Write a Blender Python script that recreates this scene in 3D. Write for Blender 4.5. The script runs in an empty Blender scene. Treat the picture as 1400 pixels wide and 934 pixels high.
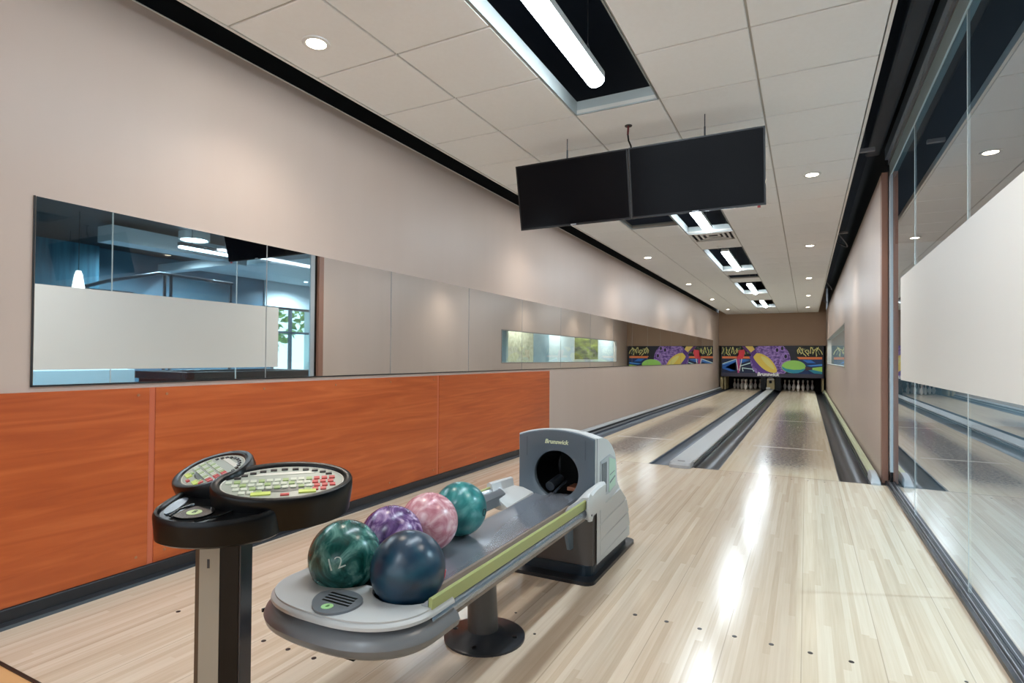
import bpy, bmesh, math, random
from mathutils import Vector, Matrix
random.seed(7)
PI = math.pi
sc = bpy.context.scene
col = sc.collection

# ---------------------------------------------------------------- camera
cam_d = bpy.data.cameras.new('camera')
cam = bpy.data.objects.new('camera', cam_d); col.objects.link(cam)
F_PX = 776.4
cam_d.sensor_width = 36.0
cam_d.lens = 36.0 * F_PX / 1400.0
cam_d.shift_y = 12.05 / 1400.0
cam_d.clip_start = 0.02
YAW, PITCH, ROLL = 0.47814, 0.0131, 0.0080
fw = Vector((-math.sin(YAW)*math.cos(PITCH), math.cos(YAW)*math.cos(PITCH), math.sin(PITCH)))
rt = Vector((math.cos(YAW), math.sin(YAW), 0)); up = rt.cross(fw)
R2 = rt*math.cos(ROLL) + up*math.sin(ROLL); U2 = up*math.cos(ROLL) - rt*math.sin(ROLL)
cam.matrix_world = Matrix(((R2.x, U2.x, -fw.x, 0.0143), (R2.y, U2.y, -fw.y, -6.0739), (R2.z, U2.z, -fw.z, 1.1188), (0, 0, 0, 1)))
sc.camera = cam

# ---------------------------------------------------------------- world, exposure
w = bpy.data.worlds.new('world'); sc.world = w; w.use_nodes = True
w.node_tree.nodes['Background'].inputs[0].default_value = (0.80, 0.90, 1.0, 1)
w.node_tree.nodes['Background'].inputs[1].default_value = 1.3
sc.view_settings.view_transform = 'Standard'; sc.view_settings.look = 'None'
sc.view_settings.gamma = 1.0; sc.view_settings.use_curve_mapping = False
sc.view_settings.exposure = 1.1
sc.cycles.use_denoising = True
sc.cycles.max_bounces = 10; sc.cycles.diffuse_bounces = 5; sc.cycles.glossy_bounces = 6; sc.cycles.transparent_max_bounces = 16
sc.cycles.sample_clamp_indirect = 6.0
sc.cycles.blur_glossy = 0.3
STRIP = 25.0      # radiance of the strip-light diffusers
SPOT = 25.0       # watts of a recessed downlight

# ---------------------------------------------------------------- room dimensions (metres; Y runs down the lanes, foul line at Y = 0)
XL, XR = -2.92, 0.63          # faces of the side walls
YE, YB = 16.55, -8.6          # masking plane / back wall
HC, HW = 2.81, 2.855          # ceiling, top edge of the side walls
RL0, RL1 = -0.769, 0.285      # right lane
LL0, LL1 = -2.537, -1.483     # left lane
XG = 0.70                     # glass partition
BX = -1.145                   # axis of the ball return

# ---------------------------------------------------------------- materials
def lin(c):
    c = c/255.0
    return c/12.92 if c <= 0.04045 else ((c+0.055)/1.055)**2.4
def rgb(r, g, b): return (lin(r), lin(g), lin(b), 1)
MATS = {}
def mat(name, c, rough=0.5, metal=0.0, spec=0.5, coat=0.0, noise=None, bump=None, emit=None):
    """noise=(scale xyz, amount, second colour); bump=(scale, strength)"""
    m = bpy.data.materials.new(name); m.use_nodes = True; MATS[name] = m
    nt = m.node_tree; b = nt.nodes['Principled BSDF']
    b.inputs['Base Color'].default_value = c
    b.inputs['Roughness'].default_value = rough
    b.inputs['Metallic'].default_value = metal
    b.inputs['Specular IOR Level'].default_value = spec
    b.inputs['Coat Weight'].default_value = coat
    b.inputs['Coat Roughness'].default_value = 0.08
    tc = None
    if noise or bump:
        tc = nt.nodes.new('ShaderNodeTexCoord')
    if noise:
        mp = nt.nodes.new('ShaderNodeMapping'); mp.inputs['Scale'].default_value = noise[0]
        nt.links.new(tc.outputs['Object'], mp.inputs['Vector'])
        nz = nt.nodes.new('ShaderNodeTexNoise'); nz.inputs['Scale'].default_value = 1.0; nz.inputs['Detail'].default_value = 6
        nt.links.new(mp.outputs[0], nz.inputs['Vector'])
        rp = nt.nodes.new('ShaderNodeValToRGB'); rp.color_ramp.elements[0].position = 0.5-0.5*noise[1]; rp.color_ramp.elements[1].position = 0.5+0.5*noise[1]
        rp.color_ramp.elements[0].color = c; rp.color_ramp.elements[1].color = noise[2]
        nt.links.new(nz.outputs['Fac'], rp.inputs['Fac']); nt.links.new(rp.outputs['Color'], b.inputs['Base Color'])
    if bump:
        nb = nt.nodes.new('ShaderNodeTexNoise'); nb.inputs['Scale'].default_value = bump[0]; nb.inputs['Detail'].default_value = 4
        nt.links.new(tc.outputs['Object'], nb.inputs['Vector'])
        bp = nt.nodes.new('ShaderNodeBump'); bp.inputs['Strength'].default_value = bump[1]; bp.inputs['Distance'].default_value = 0.01
        nt.links.new(nb.outputs['Fac'], bp.inputs['Height']); nt.links.new(bp.outputs[0], b.inputs['Normal'])
    if emit:
        b.inputs['Emission Color'].default_value = emit[0]; b.inputs['Emission Strength'].default_value = emit[1]
    return m

def math_node(nt, op, a, bv=None):
    n = nt.nodes.new('ShaderNodeMath'); n.operation = op
    for i, v in enumerate((a, bv)):
        if v is None: continue
        if isinstance(v, (int, float)): n.inputs[i].default_value = v
        else: nt.links.new(v, n.inputs[i])
    return n.outputs[0]

def board_mat(name, width, c0, c1, c2, rough, seam=None, wear=None, seglen=1.3):
    """narrow boards running along Y in world coordinates; wear=(x centre, half width, y0, y1)"""
    m = bpy.data.materials.new(name); m.use_nodes = True; MATS[name] = m
    nt = m.node_tree; b = nt.nodes['Principled BSDF']
    g = nt.nodes.new('ShaderNodeNewGeometry'); sp = nt.nodes.new('ShaderNodeSeparateXYZ'); nt.links.new(g.outputs['Position'], sp.inputs[0])
    X, Y = sp.outputs['X'], sp.outputs['Y']
    bi = math_node(nt, 'FLOOR', math_node(nt, 'DIVIDE', X, width))
    w1 = nt.nodes.new('ShaderNodeTexWhiteNoise'); w1.noise_dimensions = '1D'; nt.links.new(bi, w1.inputs['W'])
    sg = math_node(nt, 'FLOOR', math_node(nt, 'ADD', math_node(nt, 'DIVIDE', Y, seglen), math_node(nt, 'MULTIPLY', w1.outputs['Value'], 7.0)))
    cb = nt.nodes.new('ShaderNodeCombineXYZ'); nt.links.new(bi, cb.inputs[0]); nt.links.new(sg, cb.inputs[1])
    w2 = nt.nodes.new('ShaderNodeTexWhiteNoise'); w2.noise_dimensions = '2D'; nt.links.new(cb.outputs[0], w2.inputs['Vector'])
    mp = nt.nodes.new('ShaderNodeCombineXYZ')
    nt.links.new(math_node(nt, 'MULTIPLY', X, 90.0), mp.inputs[0]); nt.links.new(math_node(nt, 'MULTIPLY', Y, 2.5), mp.inputs[1])
    nz = nt.nodes.new('ShaderNodeTexNoise'); nz.inputs['Scale'].default_value = 1.0; nz.inputs['Detail'].default_value = 3; nt.links.new(mp.outputs[0], nz.inputs['Vector'])
    fac = math_node(nt, 'ADD', math_node(nt, 'MULTIPLY', w2.outputs['Value'], 0.5), math_node(nt, 'MULTIPLY', nz.outputs['Fac'], 0.57))
    rp = nt.nodes.new('ShaderNodeValToRGB'); rp.color_ramp.elements[0].position = 0.08; rp.color_ramp.elements[1].position = 0.9
    rp.color_ramp.elements[0].color = c0; rp.color_ramp.elements[1].color = c2
    e = rp.color_ramp.elements.new(0.5); e.color = c1
    nt.links.new(fac, rp.inputs['Fac'])
    cur = rp.outputs['Color']
    if seam:   # thin dark joints between the long panels
        fr = math_node(nt, 'FRACT', math_node(nt, 'DIVIDE', math_node(nt, 'ADD', X, 10.03), seam))
        ln = math_node(nt, 'LESS_THAN', fr, 0.0035/seam)
        mx = nt.nodes.new('ShaderNodeMix'); mx.data_type = 'RGBA'; mx.inputs[7].default_value = rgb(120, 102, 86)
        nt.links.new(math_node(nt, 'MULTIPLY', ln, 0.4), mx.inputs[0]); nt.links.new(cur, mx.inputs[6]); cur = mx.outputs[2]
    if wear:   # grey worn patch down the middle of the lane with a few pale cross scuffs
        xc, hw, y0, y1 = wear
        dx = math_node(nt, 'ABSOLUTE', math_node(nt, 'SUBTRACT', X, xc))
        ex = nt.nodes.new('ShaderNodeMapRange'); ex.interpolation_type = 'SMOOTHSTEP'
        ex.inputs[1].default_value = hw; ex.inputs[2].default_value = hw*0.25; nt.links.new(dx, ex.inputs[0])
        ey = nt.nodes.new('ShaderNodeMapRange'); ey.interpolation_type = 'SMOOTHSTEP'
        ey.inputs[1].default_value = y0; ey.inputs[2].default_value = y0+1.0; nt.links.new(Y, ey.inputs[0])
        ez = nt.nodes.new('ShaderNodeMapRange'); ez.interpolation_type = 'SMOOTHSTEP'
        ez.inputs[1].default_value = y1; ez.inputs[2].default_value = y1-2.5; nt.links.new(Y, ez.inputs[0])
        n2 = nt.nodes.new('ShaderNodeTexNoise'); n2.inputs['Scale'].default_value = 28; n2.inputs['Detail'].default_value = 8; n2.inputs['Roughness'].default_value = 0.8
        nt.links.new(g.outputs['Position'], n2.inputs['Vector'])
        th = nt.nodes.new('ShaderNodeMapRange'); th.inputs[1].default_value = 0.28; th.inputs[2].default_value = 0.54; nt.links.new(n2.outputs['Fac'], th.inputs[0])
        f = math_node(nt, 'MULTIPLY', math_node(nt, 'MULTIPLY', ex.outputs[0], ey.outputs[0]), math_node(nt, 'MULTIPLY', ez.outputs[0], th.outputs[0]))
        mx = nt.nodes.new('ShaderNodeMix'); mx.data_type = 'RGBA'; mx.inputs[7].default_value = rgb(72, 66, 74)
        nt.links.new(math_node(nt, 'MULTIPLY', f, 0.95), mx.inputs[0]); nt.links.new(cur, mx.inputs[6]); cur = mx.outputs[2]
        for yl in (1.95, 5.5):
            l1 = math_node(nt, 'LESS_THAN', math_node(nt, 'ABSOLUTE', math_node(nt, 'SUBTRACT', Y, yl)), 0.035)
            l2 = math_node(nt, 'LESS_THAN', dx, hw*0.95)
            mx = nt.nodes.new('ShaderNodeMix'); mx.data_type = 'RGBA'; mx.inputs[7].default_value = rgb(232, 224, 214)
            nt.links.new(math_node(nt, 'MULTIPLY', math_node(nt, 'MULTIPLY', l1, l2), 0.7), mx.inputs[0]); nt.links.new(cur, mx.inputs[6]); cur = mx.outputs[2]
    nt.links.new(cur, b.inputs['Base Color'])
    b.inputs['Roughness'].default_value = rough; b.inputs['Specular IOR Level'].default_value = 0.32
    return m

def emis(name, c, s):
    m = bpy.data.materials.new(name); m.use_nodes = True; MATS[name] = m
    nt = m.node_tree; nt.nodes.remove(nt.nodes['Principled BSDF'])
    e = nt.nodes.new('ShaderNodeEmission'); e.inputs[0].default_value = c; e.inputs[1].default_value = s
    nt.links.new(e.outputs[0], nt.nodes['Material Output'].inputs[0]); return m

def glass_mat(name, tint, f0=0.07, ex=3.2, rough=0.0):
    m = bpy.data.materials.new(name); m.use_nodes = True; MATS[name] = m
    nt = m.node_tree; nt.nodes.remove(nt.nodes['Principled BSDF'])
    lw = nt.nodes.new('ShaderNodeLayerWeight'); lw.inputs[0].default_value = 0.5      # facing = 1 - cos(angle)
    t = nt.nodes.new('ShaderNodeBsdfTransparent'); t.inputs[0].default_value = tint
    g = nt.nodes.new('ShaderNodeBsdfGlossy'); g.inputs['Roughness'].default_value = rough; g.inputs[0].default_value = (0.95, 0.97, 1, 1)
    mx = nt.nodes.new('ShaderNodeMixShader')
    # front faces only reflect by the air-to-glass law; back faces use the same law from inside the thin sheet
    gm = nt.nodes.new('ShaderNodeNewGeometry')
    inv = math_node(nt, 'SUBTRACT', 1.0, gm.outputs['Backfacing'])
    two = math_node(nt, 'ADD', f0, math_node(nt, 'MULTIPLY', math_node(nt, 'POWER', lw.outputs['Facing'], ex), 1.0-f0))   # reflection of the whole sheet, rising at grazing angles
    nt.links.new(math_node(nt, 'MULTIPLY', two, inv), mx.inputs[0])
    nt.links.new(t.outputs[0], mx.inputs[1]); nt.links.new(g.outputs[0], mx.inputs[2])
    nt.links.new(mx.outputs[0], nt.nodes['Material Output'].inputs[0]); return m

wall_m = mat('wall_laminate', rgb(192, 174, 162), 0.40, spec=0.35, noise=((5, 5, 0.3), 0.9, rgb(197, 180, 169)))
end_m = mat('end_wall_paint', rgb(156, 128, 104), 0.6, noise=((1.5, 1.5, 1.5), 0.6, rgb(162, 134, 110)))
back_m = mat('back_wall_paint', rgb(196, 184, 174), 0.6)
black_m = mat('plenum_black', rgb(16, 17, 20), 0.7)
navy_m = mat('plenum_duct_navy', rgb(22, 34, 50), 0.5)
tile_m = mat('ceiling_tile', rgb(237, 238, 238), 0.85, noise=((40, 40, 40), 0.9, rgb(232, 232, 231)))
tbar_m = mat('ceiling_tbar', rgb(176, 171, 163), 0.5)  # shadow of the tile gaps put into the grey of the bars
trimw_m = mat('ceiling_edge_trim', rgb(222, 221, 216), 0.4)
liner_m = mat('slot_liner_grey', rgb(140, 146, 144), 0.45)
floor_m = board_mat('approach_boards', 0.027, rgb(188, 168, 144), rgb(206, 189, 167), rgb(219, 206, 187), 0.17, seam=0.271)
lane_l = board_mat('lane_boards_left', 0.027, rgb(202, 184, 156), rgb(214, 199, 174), rgb(223, 210, 188), 0.18, wear=(-2.01, 0.42, -0.1, 9.0))
lane_r = board_mat('lane_boards_right', 0.027, rgb(202, 184, 156), rgb(214, 199, 174), rgb(223, 210, 188), 0.18, wear=(-0.20, 0.42, -0.1, 9.0))
lam_m = mat('bar_area_laminate', rgb(206, 160, 108), 0.35, noise=((2, 26, 2), 0.7, rgb(220, 176, 124)))
line_m = mat('dark_joint', rgb(38, 28, 22), 0.5)
dot_m = mat('approach_dot_ink', rgb(40, 36, 36), 0.4)
gut_m = mat('gutter_grey', rgb(62, 68, 78), 0.42, spec=0.35, noise=((30, 1.2, 30), 0.5, rgb(92, 102, 116)))
gutb_m = mat('gutter_black', rgb(20, 22, 26), 0.32, spec=0.4, noise=((26, 0.9, 26), 0.45, rgb(50, 57, 68)))
cap_m = mat('divider_cap_grey', rgb(186, 192, 196), 0.35)
capg_m = mat('rail_cap_green', rgb(196, 204, 168), 0.4)
silver_m = mat('brushed_silver', rgb(190, 194, 200), 0.28, metal=0.85)
silend_m = mat('cap_end_plastic', rgb(178, 184, 190), 0.3)
blk_m = mat('black_plastic', rgb(5, 5, 6), 0.3, spec=0.28)
blkg_m = mat('black_gloss', rgb(10, 11, 13), 0.12, coat=0.5)
base_m = mat('black_base_rubber', rgb(26, 30, 36), 0.35)
mirror_m = mat('mirror_silver', (0.86, 0.89, 0.89, 1), 0.015, metal=1.0)
mir_edge = mat('mirror_edge_dark', rgb(40, 40, 42), 0.3)
frost_m = mat('frosted_film', rgb(228, 229, 226), 0.55)
glass_m = glass_mat('partition_glass', (0.80, 0.92, 0.96, 1), 0.06, 2.0)
wglass_m = glass_mat('window_glass', (0.92, 0.98, 0.96, 1), 0.05, 4.5)
joint_m = mat('glass_joint', rgb(196, 206, 208), 0.3)
alu_m = mat('aluminium_frame', rgb(172, 180, 186), 0.4)
hdrl_m = mat('header_pale_cyan', rgb(176, 200, 206), 0.35)
hdr_m = mat('header_bluegrey', rgb(104, 118, 132), 0.4)
alud_m = mat('dark_frame', rgb(60, 66, 74), 0.35, metal=0.3)
wallend_m = mat('wall_end_brown', rgb(150, 112, 96), 0.45)
spot_em = emis('downlight_lens', (1.0, 0.86, 0.66, 1), 22.0)
strip_em = emis('strip_diffuser', (0.80, 0.91, 1.0, 1), STRIP)
white_m = mat('white_plastic', rgb(222, 222, 220), 0.35)
tvb_m = mat('tv_bezel', rgb(16, 16, 18), 0.25)
tvs_m = mat('tv_screen', rgb(6, 5, 8), 0.18, spec=0.10)

# orange cherry laminate
def cherry():
    m = mat('cherry_laminate', rgb(178, 84, 36), 0.34, spec=0.45); nt = m.node_tree; b = nt.nodes['Principled BSDF']
    g = nt.nodes.new('ShaderNodeNewGeometry'); mp = nt.nodes.new('ShaderNodeMapping'); mp.inputs['Scale'].default_value = (1, 0.55, 9)
    nt.links.new(g.outputs['Position'], mp.inputs[0])
    nz = nt.nodes.new('ShaderNodeTexNoise'); nz.inputs['Scale'].default_value = 2.0; nz.inputs['Detail'].default_value = 7; nz.inputs['Distortion'].default_value = 1.2
    nt.links.new(mp.outputs[0], nz.inputs['Vector'])
    rp = nt.nodes.new('ShaderNodeValToRGB'); rp.color_ramp.elements[0].position = 0.3; rp.color_ramp.elements[1].position = 0.72
    rp.color_ramp.elements[0].color = rgb(166, 76, 32); rp.color_ramp.elements[1].color = rgb(198, 102, 52)
    e = rp.color_ramp.elements.new(0.52); e.color = rgb(183, 88, 40)
    nt.links.new(nz.outputs['Fac'], rp.inputs[0]); nt.links.new(rp.outputs[0], b.inputs['Base Color']); return m
cherry_m = cherry()
seamstrip_m = mat('cherry_seam_strip', rgb(196, 104, 72), 0.4)
screw_m = mat('screw_head', rgb(170, 120, 86), 0.35, metal=0.4)

# ---------------------------------------------------------------- mesh helpers
def new(): return bmesh.new()
def box(bm, x0, x1, y0, y1, z0, z1, bev=0.0, seg=2):
    r = bmesh.ops.create_cube(bm, size=1.0)
    vs = r['verts']
    for v in vs:
        v.co = Vector((x0 + (v.co.x+0.5)*(x1-x0), y0 + (v.co.y+0.5)*(y1-y0), z0 + (v.co.z+0.5)*(z1-z0)))
    if bev > 0:
        es = list({e for v in vs for e in v.link_edges})
        bmesh.ops.bevel(bm, geom=es, offset=bev, segments=seg, affect='EDGES', profile=0.5)
    return bm
def prism(bm, pts, d):
    """closed polygon pts (3-D, planar) extruded by vector d"""
    d = Vector(d)
    a = [bm.verts.new(Vector(p)) for p in pts]; b = [bm.verts.new(Vector(p)+d) for p in pts]
    n = len(pts)
    bm.faces.new(a); bm.faces.new(b[::-1])
    for i in range(n): bm.faces.new((a[i], b[i], b[(i+1) % n], a[(i+1) % n]))
    return bm
def tube(bm, path, rad, n=10, cap=True):
    path = [Vector(p) for p in path]
    rads = rad if isinstance(rad, (list, tuple)) else [rad]*len(path)
    prev = None; rings = []
    for i, p in enumerate(path):
        t = (path[min(i+1, len(path)-1)] - path[max(i-1, 0)]).normalized()
        if prev is None:
            a = Vector((0, 0, 1)) if abs(t.z) < 0.9 else Vector((1, 0, 0))
            nx = t.cross(a).normalized()
        else:
            nx = (prev - t*prev.dot(t)).normalized()
        prev = nx; ny = t.cross(nx)
        rings.append([bm.verts.new(p + (nx*math.cos(2*PI*k/n) + ny*math.sin(2*PI*k/n))*rads[i]) for k in range(n)])
    for i in range(len(rings)-1):
        for k in range(n):
            bm.faces.new((rings[i][k], rings[i][(k+1) % n], rings[i+1][(k+1) % n], rings[i+1][k]))
    if cap:
        bm.faces.new(rings[0][::-1]); bm.faces.new(rings[-1])
    return bm
def lathe(bm, prof, c=(0, 0, 0), n=24):
    """profile of (r, z), revolved round z"""
    c = Vector(c); rings = []
    for r, z in prof:
        if r < 1e-5: rings.append([bm.verts.new(c + Vector((0, 0, z)))])
        else: rings.append([bm.verts.new(c + Vector((r*math.cos(2*PI*k/n), r*math.sin(2*PI*k/n), z))) for k in range(n)])
    for i in range(len(rings)-1):
        a, b = rings[i], rings[i+1]
        for k in range(n):
            k2 = (k+1) % n
            if len(a) == 1 and len(b) == 1: continue
            if len(a) == 1: bm.faces.new((a[0], b[k2], b[k]))
            elif len(b) == 1: bm.faces.new((a[k], a[k2], b[0]))
            else: bm.faces.new((a[k], a[k2], b[k2], b[k]))
    return bm
def loft(bm, rows, close=False):
    """rows of equal-length point lists -> quad sheet"""
    vr = [[bm.verts.new(Vector(p)) for p in row] for row in rows]
    for i in range(len(vr)-1):
        n = len(vr[i])
        for k in range(n if close else n-1):
            k2 = (k+1) % n
            bm.faces.new((vr[i][k], vr[i][k2], vr[i+1][k2], vr[i+1][k]))
    return vr
W = {}
def obj(name, bm, m, parent=None, smooth=False, autosmooth=None):
    bmesh.ops.recalc_face_normals(bm, faces=bm.faces)
    me = bpy.data.meshes.new(name)
    lo = Vector((1e9,)*3); hi = Vector((-1e9,)*3)
    for v in bm.verts:
        lo = Vector(map(min, lo, v.co)); hi = Vector(map(max, hi, v.co))
    c = (lo+hi)/2
    for v in bm.verts: v.co -= c
    bm.to_mesh(me); bm.free()
    if smooth:
        for p in me.polygons: p.use_smooth = True
        me.set_sharp_from_angle(angle=math.radians(38))
    me.materials.append(m)
    o = bpy.data.objects.new(name, me); col.objects.link(o)
    o.location = c; W[o.name] = Matrix.Translation(c)
    if parent is not None:
        o.parent = parent; o.matrix_parent_inverse = W[parent.name].inverted()
    return o
def tag(o, label, cat, group=None):
    o['label'] = label; o['category'] = cat
    if group: o['group'] = group
    return o
def struct(o): o['kind'] = 'structure'; return o
def thing(name, label, cat, loc, group=None):
    o = bpy.data.objects.new(name, None); col.objects.link(o); o.location = loc
    o.empty_display_size = 0.1
    W[o.name] = Matrix.Translation(Vector(loc)); return tag(o, label, cat, group)
def dup(root, loc, label=None, rotz=0.0):
    r = root.copy(); col.objects.link(r); r.location = loc
    if rotz: r.rotation_euler = (0, 0, rotz)
    if label: r['label'] = label
    for ch in root.children:
        c = ch.copy(); col.objects.link(c); c.parent = r; c.matrix_parent_inverse = ch.matrix_parent_inverse.copy()
        for g in ch.children:
            d = g.copy(); col.objects.link(d); d.parent = c; d.matrix_parent_inverse = g.matrix_parent_inverse.copy()
    return r
def text_bm(body, size, place, depth=0.002, shear=0.0, bold=0.0, res=3, sub=0):
    """built-in font lettering; place(x, y, z) maps text coordinates (origin centred) to the world"""
    cu = bpy.data.curves.new('t', 'FONT'); cu.body = body; cu.size = size; cu.extrude = depth/2; cu.shear = shear; cu.offset = bold
    cu.align_x = 'CENTER'; cu.align_y = 'CENTER'; cu.resolution_u = res
    t = bpy.data.objects.new('t', cu); col.objects.link(t)
    dg = bpy.context.evaluated_depsgraph_get()
    me = bpy.data.meshes.new_from_object(t.evaluated_get(dg))
    bm = bmesh.new(); bm.from_mesh(me)
    if sub:
        bmesh.ops.triangulate(bm, faces=bm.faces)
        bmesh.ops.subdivide_edges(bm, edges=bm.edges, cuts=sub, use_grid_fill=True)
    for v in bm.verts: v.co = Vector(place(v.co.x, v.co.y, v.co.z))
    bpy.data.objects.remove(t); bpy.data.curves.remove(cu); bpy.data.meshes.remove(me)
    return bm

# ================================================================= THE SETTING
# approach floor with inlaid dots
fl = struct(obj('floor', box(new(), XL-0.05, XG+0.06, -5.08, -0.004, -0.12, 0.0), floor_m))
dm = None
for ys in (-3.606, -4.527):
    for xc in (-0.242, -2.010):
        for k in range(-3, 4):
            bm = new(); lathe(bm, [(0, 0.0012), (0.0095, 0.0010), (0.0095, -0.001)], (xc+k*0.1355, ys, 0), 12)
            obj('approach_dot', bm, dot_m, fl)
for xc in (-0.242, -2.010):
    for k in range(-3, 4):
        bm = new(); lathe(bm, [(0, 0.0012), (0.0075, 0.0010), (0.0075, -0.001)], (xc+k*0.1355, -0.12, 0), 10)
        obj('approach_dot', bm, dot_m, fl)
for x, y in ((-0.962, -3.971), (-1.116, -3.837), (0.512, -3.567)):
    bm = new(); lathe(bm, [(0, 0.0012), (0.006, 0.0010), (0.006, -0.001)], (x, y, 0), 10)
    obj('floor_screw', bm, dot_m, fl)
obj('foul_line', box(new(), XL, 0.62, -0.004, 0.0, -0.05, 0.0005), line_m, fl)
obj('joint_strip', box(new(), XL, XG-0.04, -5.092, -5.08, -0.05, 0.003), line_m, fl)
struct(obj('floor.001', box(new(), XL-0.05, XG+0.06, YB, -5.092, -0.12, -0.001), lam_m))
# side walls
wl = struct(obj('wall_left', box(new(), XL-0.16, XL, YB, 18.4, -0.2, HW), wall_m))
obj('top_edge', box(new(), XL-0.02, XL+0.004, YB, YE, HW, HW+0.006), trimw_m, wl)
obj('upper_wall', box(new(), XL-0.16, XL-0.06, YB, 18.4, HW, 4.1), black_m, wl)
WY0, WY1, WZ0, WZ1 = 5.85, 15.15, 0.985, 1.80
bm = new()
box(bm, XR, 0.745, 0.22, WY0, -0.2, HW); box(bm, XR, 0.745, WY1, 18.4, -0.2, HW)
box(bm, XR, 0.745, WY0, WY1, -0.2, WZ0); box(bm, XR, 0.745, WY0, WY1, WZ1, HW)
wr = struct(obj('wall_right', bm, wall_m))
obj('wall_end_cap', box(new(), XR+0.002, 0.700, 0.13, 0.222, -0.1, HW), wallend_m, wr)
obj('sill_block', box(new(), 0.612, 0.745, -0.004, 0.222, -0.12, -0.001), base_m, wr)
obj('upper_wall', box(new(), 0.68, 0.745, 0.22, 18.4, HW, 4.1), black_m, wr)
bm = new(); box(bm, XL-0.16, 0.745, YB-0.12, YB, 0, 0.35); box(bm, XL-0.16, 0.745, YB-0.12, YB, 2.72, 4.1); box(bm, XL-0.16, XL+0.1, YB-0.12, YB, 0.35, 2.72); box(bm, 0.5, 0.745, YB-0.12, YB, 0.35, 2.72)
struct(obj('wall_back', bm, back_m))
w3 = struct(obj('added_rear_window', box(new(), XL+0.1, 0.5, YB-0.06, YB-0.05, 0.35, 2.72), glass_mat('added_rear_window_glass', (0.97, 0.98, 0.98, 1))))  # unseen rear window, added to bring fill daylight into the room
for a in ((XL+0.1, 0.5, 0.35, 0.42), (XL+0.1, 0.5, 2.65, 2.72), (XL+0.1, 0.5, 1.7, 1.76), (XL+0.1, XL+0.17, 0.35, 2.72), (0.43, 0.5, 0.35, 2.72), (-1.7, -1.64, 0.35, 2.72), (-0.62, -0.56, 0.35, 2.72)):
    obj('mullion', box(new(), a[0], a[1], YB-0.10, YB-0.01, a[2], a[3]), alud_m, w3)
# end wall above the masking unit
struct(obj('wall_end', box(new(), XL, XR, YE, YE+0.1, 1.628, 4.1), end_m))
# window in the right wall
wn = struct(obj('window_1', box(new(), 0.684, 0.692, WY0, WY1, WZ0, WZ1), wglass_m))
fr_m = mat('window_trim_grey', rgb(146, 140, 136), 0.4)
for a in ((WY0, WY1, WZ1-0.02, WZ1), (WY0, WY1, WZ0, WZ0+0.02), (WY0, WY0+0.03, WZ0, WZ1), (WY1-0.03, WY1, WZ0, WZ1)):
    obj('window_frame', box(new(), XR-0.004, 0.70, *a), fr_m, wn)
# baseboard under the wainscot
bb = struct(obj('baseboard_left', box(new(), XL, XL+0.028, YB, 0.60, 0.0, 0.072, 0.004), base_m))
bm = new(); prism(bm, [(XL, YB, 0), (XL+0.062, YB, 0), (XL+0.055, YB, 0.012), (XL+0.03, YB, 0.02), (XL, YB, 0.02)], (0, 0.60-YB, 0))
obj('base_shoe', bm, base_m, bb)

# ---------------------------------------------------------------- ceiling
GX = [-2.625, -2.02, -1.415, -0.835, -0.245, 0.375]
G0, GP = -8.38, 0.60
NR = 41
rowY = lambda j: G0 + GP*j                 # ... -4.78, -4.18, -3.58, -2.98, -2.38 ...
YC1 = YE + 0.0
SLOTS = [(-8.38, -5.98), (-4.78, -2.38), (-0.58, 1.82), (3.02, 5.42), (7.22, 9.62), (11.42, 13.82)]
def open_cell(i, yc):
    if i == 2:
        for a, b in SLOTS:
            if a < yc < b: return True
        if 6.02 < yc < 6.62: return True
        if 1.82 < yc < 2.42: return 'vent'
    if i == 1 and 0.62 < yc < 1.22: return True
    return False
bm = new()
TB = 0.011
for i, x in enumerate(GX):
    if i in (0, 5): continue
    box(bm, x-TB, x+TB, G0, YC1, HC+0.007, HC+0.03)
for j in range(NR+2):
    y = rowY(j)
    if y > YC1: break
    for i in range(5):
        a = open_cell(i, y-0.3); b = open_cell(i, y+0.3)
        if i == 2 and a is True and b is True: continue
        box(bm, GX[i]+TB, GX[i+1]-TB, y-TB, y+TB, HC+0.007, HC+0.03)
ce = struct(obj('ceiling', bm, tbar_m))
meshes = {}
for i in range(5):
    for j in range(NR+1):
        y0 = rowY(j); y1 = min(y0+GP, YC1)
        if y1-y0 < 0.1: continue
        if open_cell(i, (y0+y1)/2): continue
        key = (i, round(y1-y0, 3))
        x0, x1 = GX[i], GX[i+1]
        g = 0.006
        c = Vector(((x0+x1)/2, (y0+y1)/2, HC+0.006))
        if key not in meshes:
            o = obj('ceiling_tile', box(new(), x0+g, x1-g, y0+g, y1-g, HC-0.004, HC+0.016, 0.003, 1), tile_m, ce)
            meshes[key] = o.data
        else:
            o = bpy.data.objects.new('ceiling_tile', meshes[key]); col.objects.link(o)
            o.parent = ce; o.matrix_parent_inverse = W[ce.name].inverted(); o.location = c
for x, nm in ((GX[0]-0.018, 'edge_trim'), (GX[5], 'edge_trim')):
    obj(nm, box(new(), x, x+0.018, G0, YC1, HC-0.006, HC+0.05), trimw_m, ce)
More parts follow.
